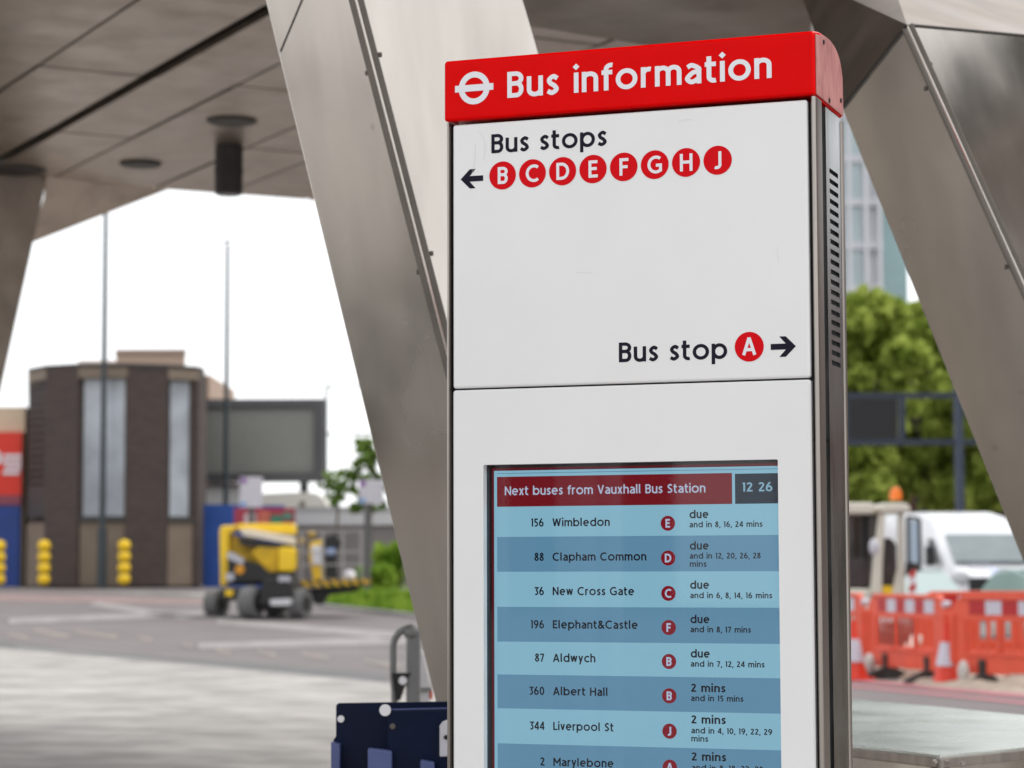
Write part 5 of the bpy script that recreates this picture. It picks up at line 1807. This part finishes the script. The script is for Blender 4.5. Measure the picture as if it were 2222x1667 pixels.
MB().prism([XP(x, y, -0.395) for x, y in [(1973, 1128), (1992, 1131), (1993, 1222), (1974, 1222)]], (0, 0.02, 0)).build('door_glass', mat('door_glass', (0.38, 0.50, 0.62), 0.1, coat=0.5), do)
mi = XP(1897, 1187, -0.35)
MB().ball(mi, 14 * DX / FPX, 12, 8, (0.8, 0.5, 1.3)).build('mirror', mat('mirror_pale', (0.6, 0.6, 0.66), 0.25), ex, smooth=True)
bc = XP(1944, 1088, 0.3)
MB().lathe((bc[0], bc[1], bc[2] + 0.02), [(0.09, 0), (0.085, 0.10), (0.06, 0.16), (0.02, 0.18)], 16).build('beacon', mat('beacon_orange', (0.85, 0.19, 0.01), 0.3, trans=0.0), ex, smooth=True)
# striped marker board by the machine
sb = thing('marker_board', (P(1980, 1290, 31)[0], 31, -0.03), 'red and white striped marker board beside the open cab door', 'sign')
for k in range(4):
    y0 = 1238 + k * 15
    MB().prism([P(1973, y0 + 4, 31), P(1988, y0 - 4, 31), P(1988, y0 + 10.8, 31), P(1973, y0 + 18.8, 31)], (0, 0.03, 0)).build('stripe', mat('board_red', (0.50, 0.03, 0.03), 0.5) if k % 2 == 0 else m_vwhite, sb)
MB().bar(P(1980, 1302, 31.05), np.array([P(1980, 1302, 31.05)[0], 31.05, -0.08]), 0.05).build('post', m_vd, sb)

# ------------------------------------------------------------------ road works barriers
m_bo = mat('barrier_orange', (0.78, 0.098, 0.045), 0.45, var=0.10, scale=3)
m_rr = mat('reflect_red', (0.46, 0.008, 0.012), 0.4)
m_rw = mat('reflect_white', (0.58, 0.58, 0.66), 0.4)
m_ft = mat('barrier_foot', (0.035, 0.032, 0.030), 0.7)


def barrier(label):
    """2 m moulded plastic barrier: rounded top corners, panel of slots, reflective strip, swivel feet"""
    t = thing('safety_barrier', (0, 0, 0), label, 'barrier', 'orange plastic road works barriers')
    # local x along the barrier, y thickness
    y0, y1 = -0.011, 0.011
    holes = []
    for grp in (0.30, 0.80, 1.30):
        for k in range(3):
            holes.append((grp + k * 0.135, grp + k * 0.135 + 0.1))
    b = MB()

    def pan_(x0, x1, z0, z1, a=y0, c=y1): b.box(x0, x1, a, c, z0, z1)
    zlo, zhi = 0.40, 0.72
    # bottom board (top z .40) with feet cut-outs, top board, and bars between slots
    b.prism([(0.04, y0, 0.14), (1.96, y0, 0.14), (2.0, y0, 0.22), (2.0, y0, zlo), (0.0, y0, zlo), (0.0, y0, 0.22)], (0, y1 - y0, 0))
    b.prism([(0.0, y0, zhi), (2.0, y0, zhi), (2.0, y0, 0.80), (1.92, y0, 0.93), (1.82, y0, 0.985), (0.18, y0, 0.985), (0.08, y0, 0.93), (0.0, y0, 0.80)], (0, y1 - y0, 0))
    xs_ = [0.0] + [v for h in holes for v in h] + [2.0]
    for i in range(0, len(xs_), 2):
        pan_(xs_[i], xs_[i + 1], zlo, zhi)
    # raised rims
    b.prism([(0.16, y0 - 0.022, 0.955), (1.84, y0 - 0.022, 0.955), (1.80, y0 - 0.022, 1.0), (0.20, y0 - 0.022, 1.0)], (0, 0.094, 0))
    for i in range(3):
        x0 = 0.26 + i * 0.5
        b.box(x0 - 0.035, x0 - 0.005, y0 - 0.018, y0, 0.36, 0.74)
        b.box(x0 - 0.035, x0 + 0.415, y0 - 0.018, y0, 0.335, 0.37)
    for x0 in (0.03, 1.93):
        b.cyl((x0 + 0.02, 0, 0.25), (x0 + 0.02, 0, 0.80), 0.045, n=12)
    b.build('panel', m_bo, t, local=True, bevel=0.008)
    for yy in (y0 - 0.005, y1 + 0.001):
        for k in range(6):
            x0 = 0.30 + k * 0.235
            MB().box(x0, x0 + 0.234, yy, yy + 0.004, 0.79, 0.945).build('reflective_strip', m_rr if k % 2 == 0 else m_rw, t, local=True)
    for x0 in (0.48, 1.52):
        f = MB()
        f.prism([(x0 - 0.05, -0.30, 0.0), (x0 - 0.05, 0.30, 0.0), (x0 - 0.05, 0.28, 0.05), (x0 - 0.05, 0.08, 0.15), (x0 - 0.05, 0.04, 0.30), (x0 - 0.05, -0.04, 0.30), (x0 - 0.05, -0.03, 0.15), (x0 - 0.05, -0.28, 0.05)], (0.10, 0, 0))
        f.build('foot', m_ft, t, local=True, bevel=0.012)
    MB().cyl((1.98, -0.04, 0.90), (1.98, 0.04, 0.90), 0.035, n=14).build('end_boss', m_rw, t, local=True)
    return t


ba = barrier('orange barrier running from the sign edge, its slots over the pale pipe')
g1, g2, g3 = np.array(gp(1888, 1462, -0.03)), np.array(gp(2055, 1475, -0.03)), 0
dirb = np.array([0.30, -0.954])
start = np.array([P(1885, 1462, 28.2)[0], 28.2])
angb = math.atan2(dirb[1], dirb[0])
ba.location = (start[0], start[1], -0.03)
ba.rotation_euler = (0, 0, angb)
s2 = start + dirb * 2.06
a2 = math.atan2(-0.90, 0.44)
dup(ba, (s2[0], s2[1], -0.03), 'nearer orange barrier with white slots at the right picture edge', math.atan2(-0.80, 0.60))
s0 = start - dirb * 2.05
dup(ba, (s0[0], s0[1], -0.03), 'orange barrier half hidden behind the right edge of the sign', angb)
s3 = np.array([P(1985, 1285, 29.5)[0], 29.5])
dup(ba, (s3[0], s3[1], -0.02), 'far orange barrier showing only its top edge below the silver car', -0.25)

# cones
m_co = mat('cone_orange', (0.74, 0.045, 0.018), 0.4, var=0.08)


def cone(label):
    t = thing('traffic_cone', (0, 0, 0), label, 'traffic cone', 'traffic cones in front of the barriers')
    MB().lathe((0, 0, 0), [(0.035, 0.76), (0.05, 0.60), (0.078, 0.48), (0.13, 0.22), (0.185, 0.05), (0.19, 0.03)][::-1], 24).build('cone_body', m_co, t, local=True, smooth=True)
    MB().lathe((0, 0, 0), [(0.142, 0.235), (0.0815, 0.52)], 24).build('reflective_sleeve', m_rw, t, local=True, smooth=True)
    MB().box(-0.21, 0.21, -0.21, 0.21, 0.0, 0.035).build('base', m_co, t, local=True, bevel=0.015)
    return t


k1 = cone('red and white traffic cone between the two barriers')
q = P(2056, 1482, 26.3)
k1.location = (q[0], 26.3, -0.03)
k1.scale = (0.9, 0.9, 0.92)
q = P(1853, 1468, 27.5)
dup(k1, (q[0], 27.5, -0.03), 'red and white traffic cone against the right edge of the sign', 0.4)

# excavated sand and rubble, pale pipe
m_sand = mat('sand', (0.44, 0.37, 0.30), 0.9, var=0.25, scale=4, bump=0.5, bscale=20)
rg = np.random.default_rng(4)
NXs, NYs = 26, 20
vs = []
for j in range(NYs):
    for i in range(NXs):
        a, c_ = i / (NXs - 1), j / (NYs - 1)
        x = 3.7 + 4.3 * a + (1 - c_) * 0.3
        y = 24.2 + 6.3 * c_
        e = min(a, 1 - a, c_, 1 - c_) * 4
        hgt = min(1, e) * (0.16 + 0.14 * math.sin(a * 9 + c_ * 5) + 0.05 * rg.normal())
        vs.append((x + (27.2 - y) * 0.36, y, -0.085 + max(0, hgt)))
b = MB()
b.add(vs, [(j * NXs + i, j * NXs + i + 1, (j + 1) * NXs + i + 1, (j + 1) * NXs + i) for j in range(NYs - 1) for i in range(NXs - 1)])
tag(b.build('sand_heap', m_sand, smooth=True), 'low heap of dug sand and rubble behind the orange barriers', 'rubble')
pp = MB()
a_, c_ = P(1938, 1462, 28.0), P(1990, 1385, 28.6)
pp.cyl(a_, c_, 0.075, n=16)
tag(pp.build('pipe', mat('pipe_pale', (0.62, 0.58, 0.52), 0.6, var=0.1), smooth=True), 'pale pipe leaning behind the slots of the orange barrier', 'pipe')
for i, (px, py, d, r, lab) in enumerate(((1886, 1405, 27.9, 0.09, 'pale stone block standing between cone and barrier'), (2090, 1420, 25.9, 0.085, 'pale stone block behind the cone between the barriers'))):
    p = P(px, py, d)
    o = MB().ball((p[0], p[1], 0.12), r, 10, 7, (0.8, 1, 1.7))
    tag(o.build('stone_block', mat('stone_pale', (0.55, 0.53, 0.50), 0.8, var=0.2, scale=6), smooth=True), lab, 'stone', 'pale stones in the road works')
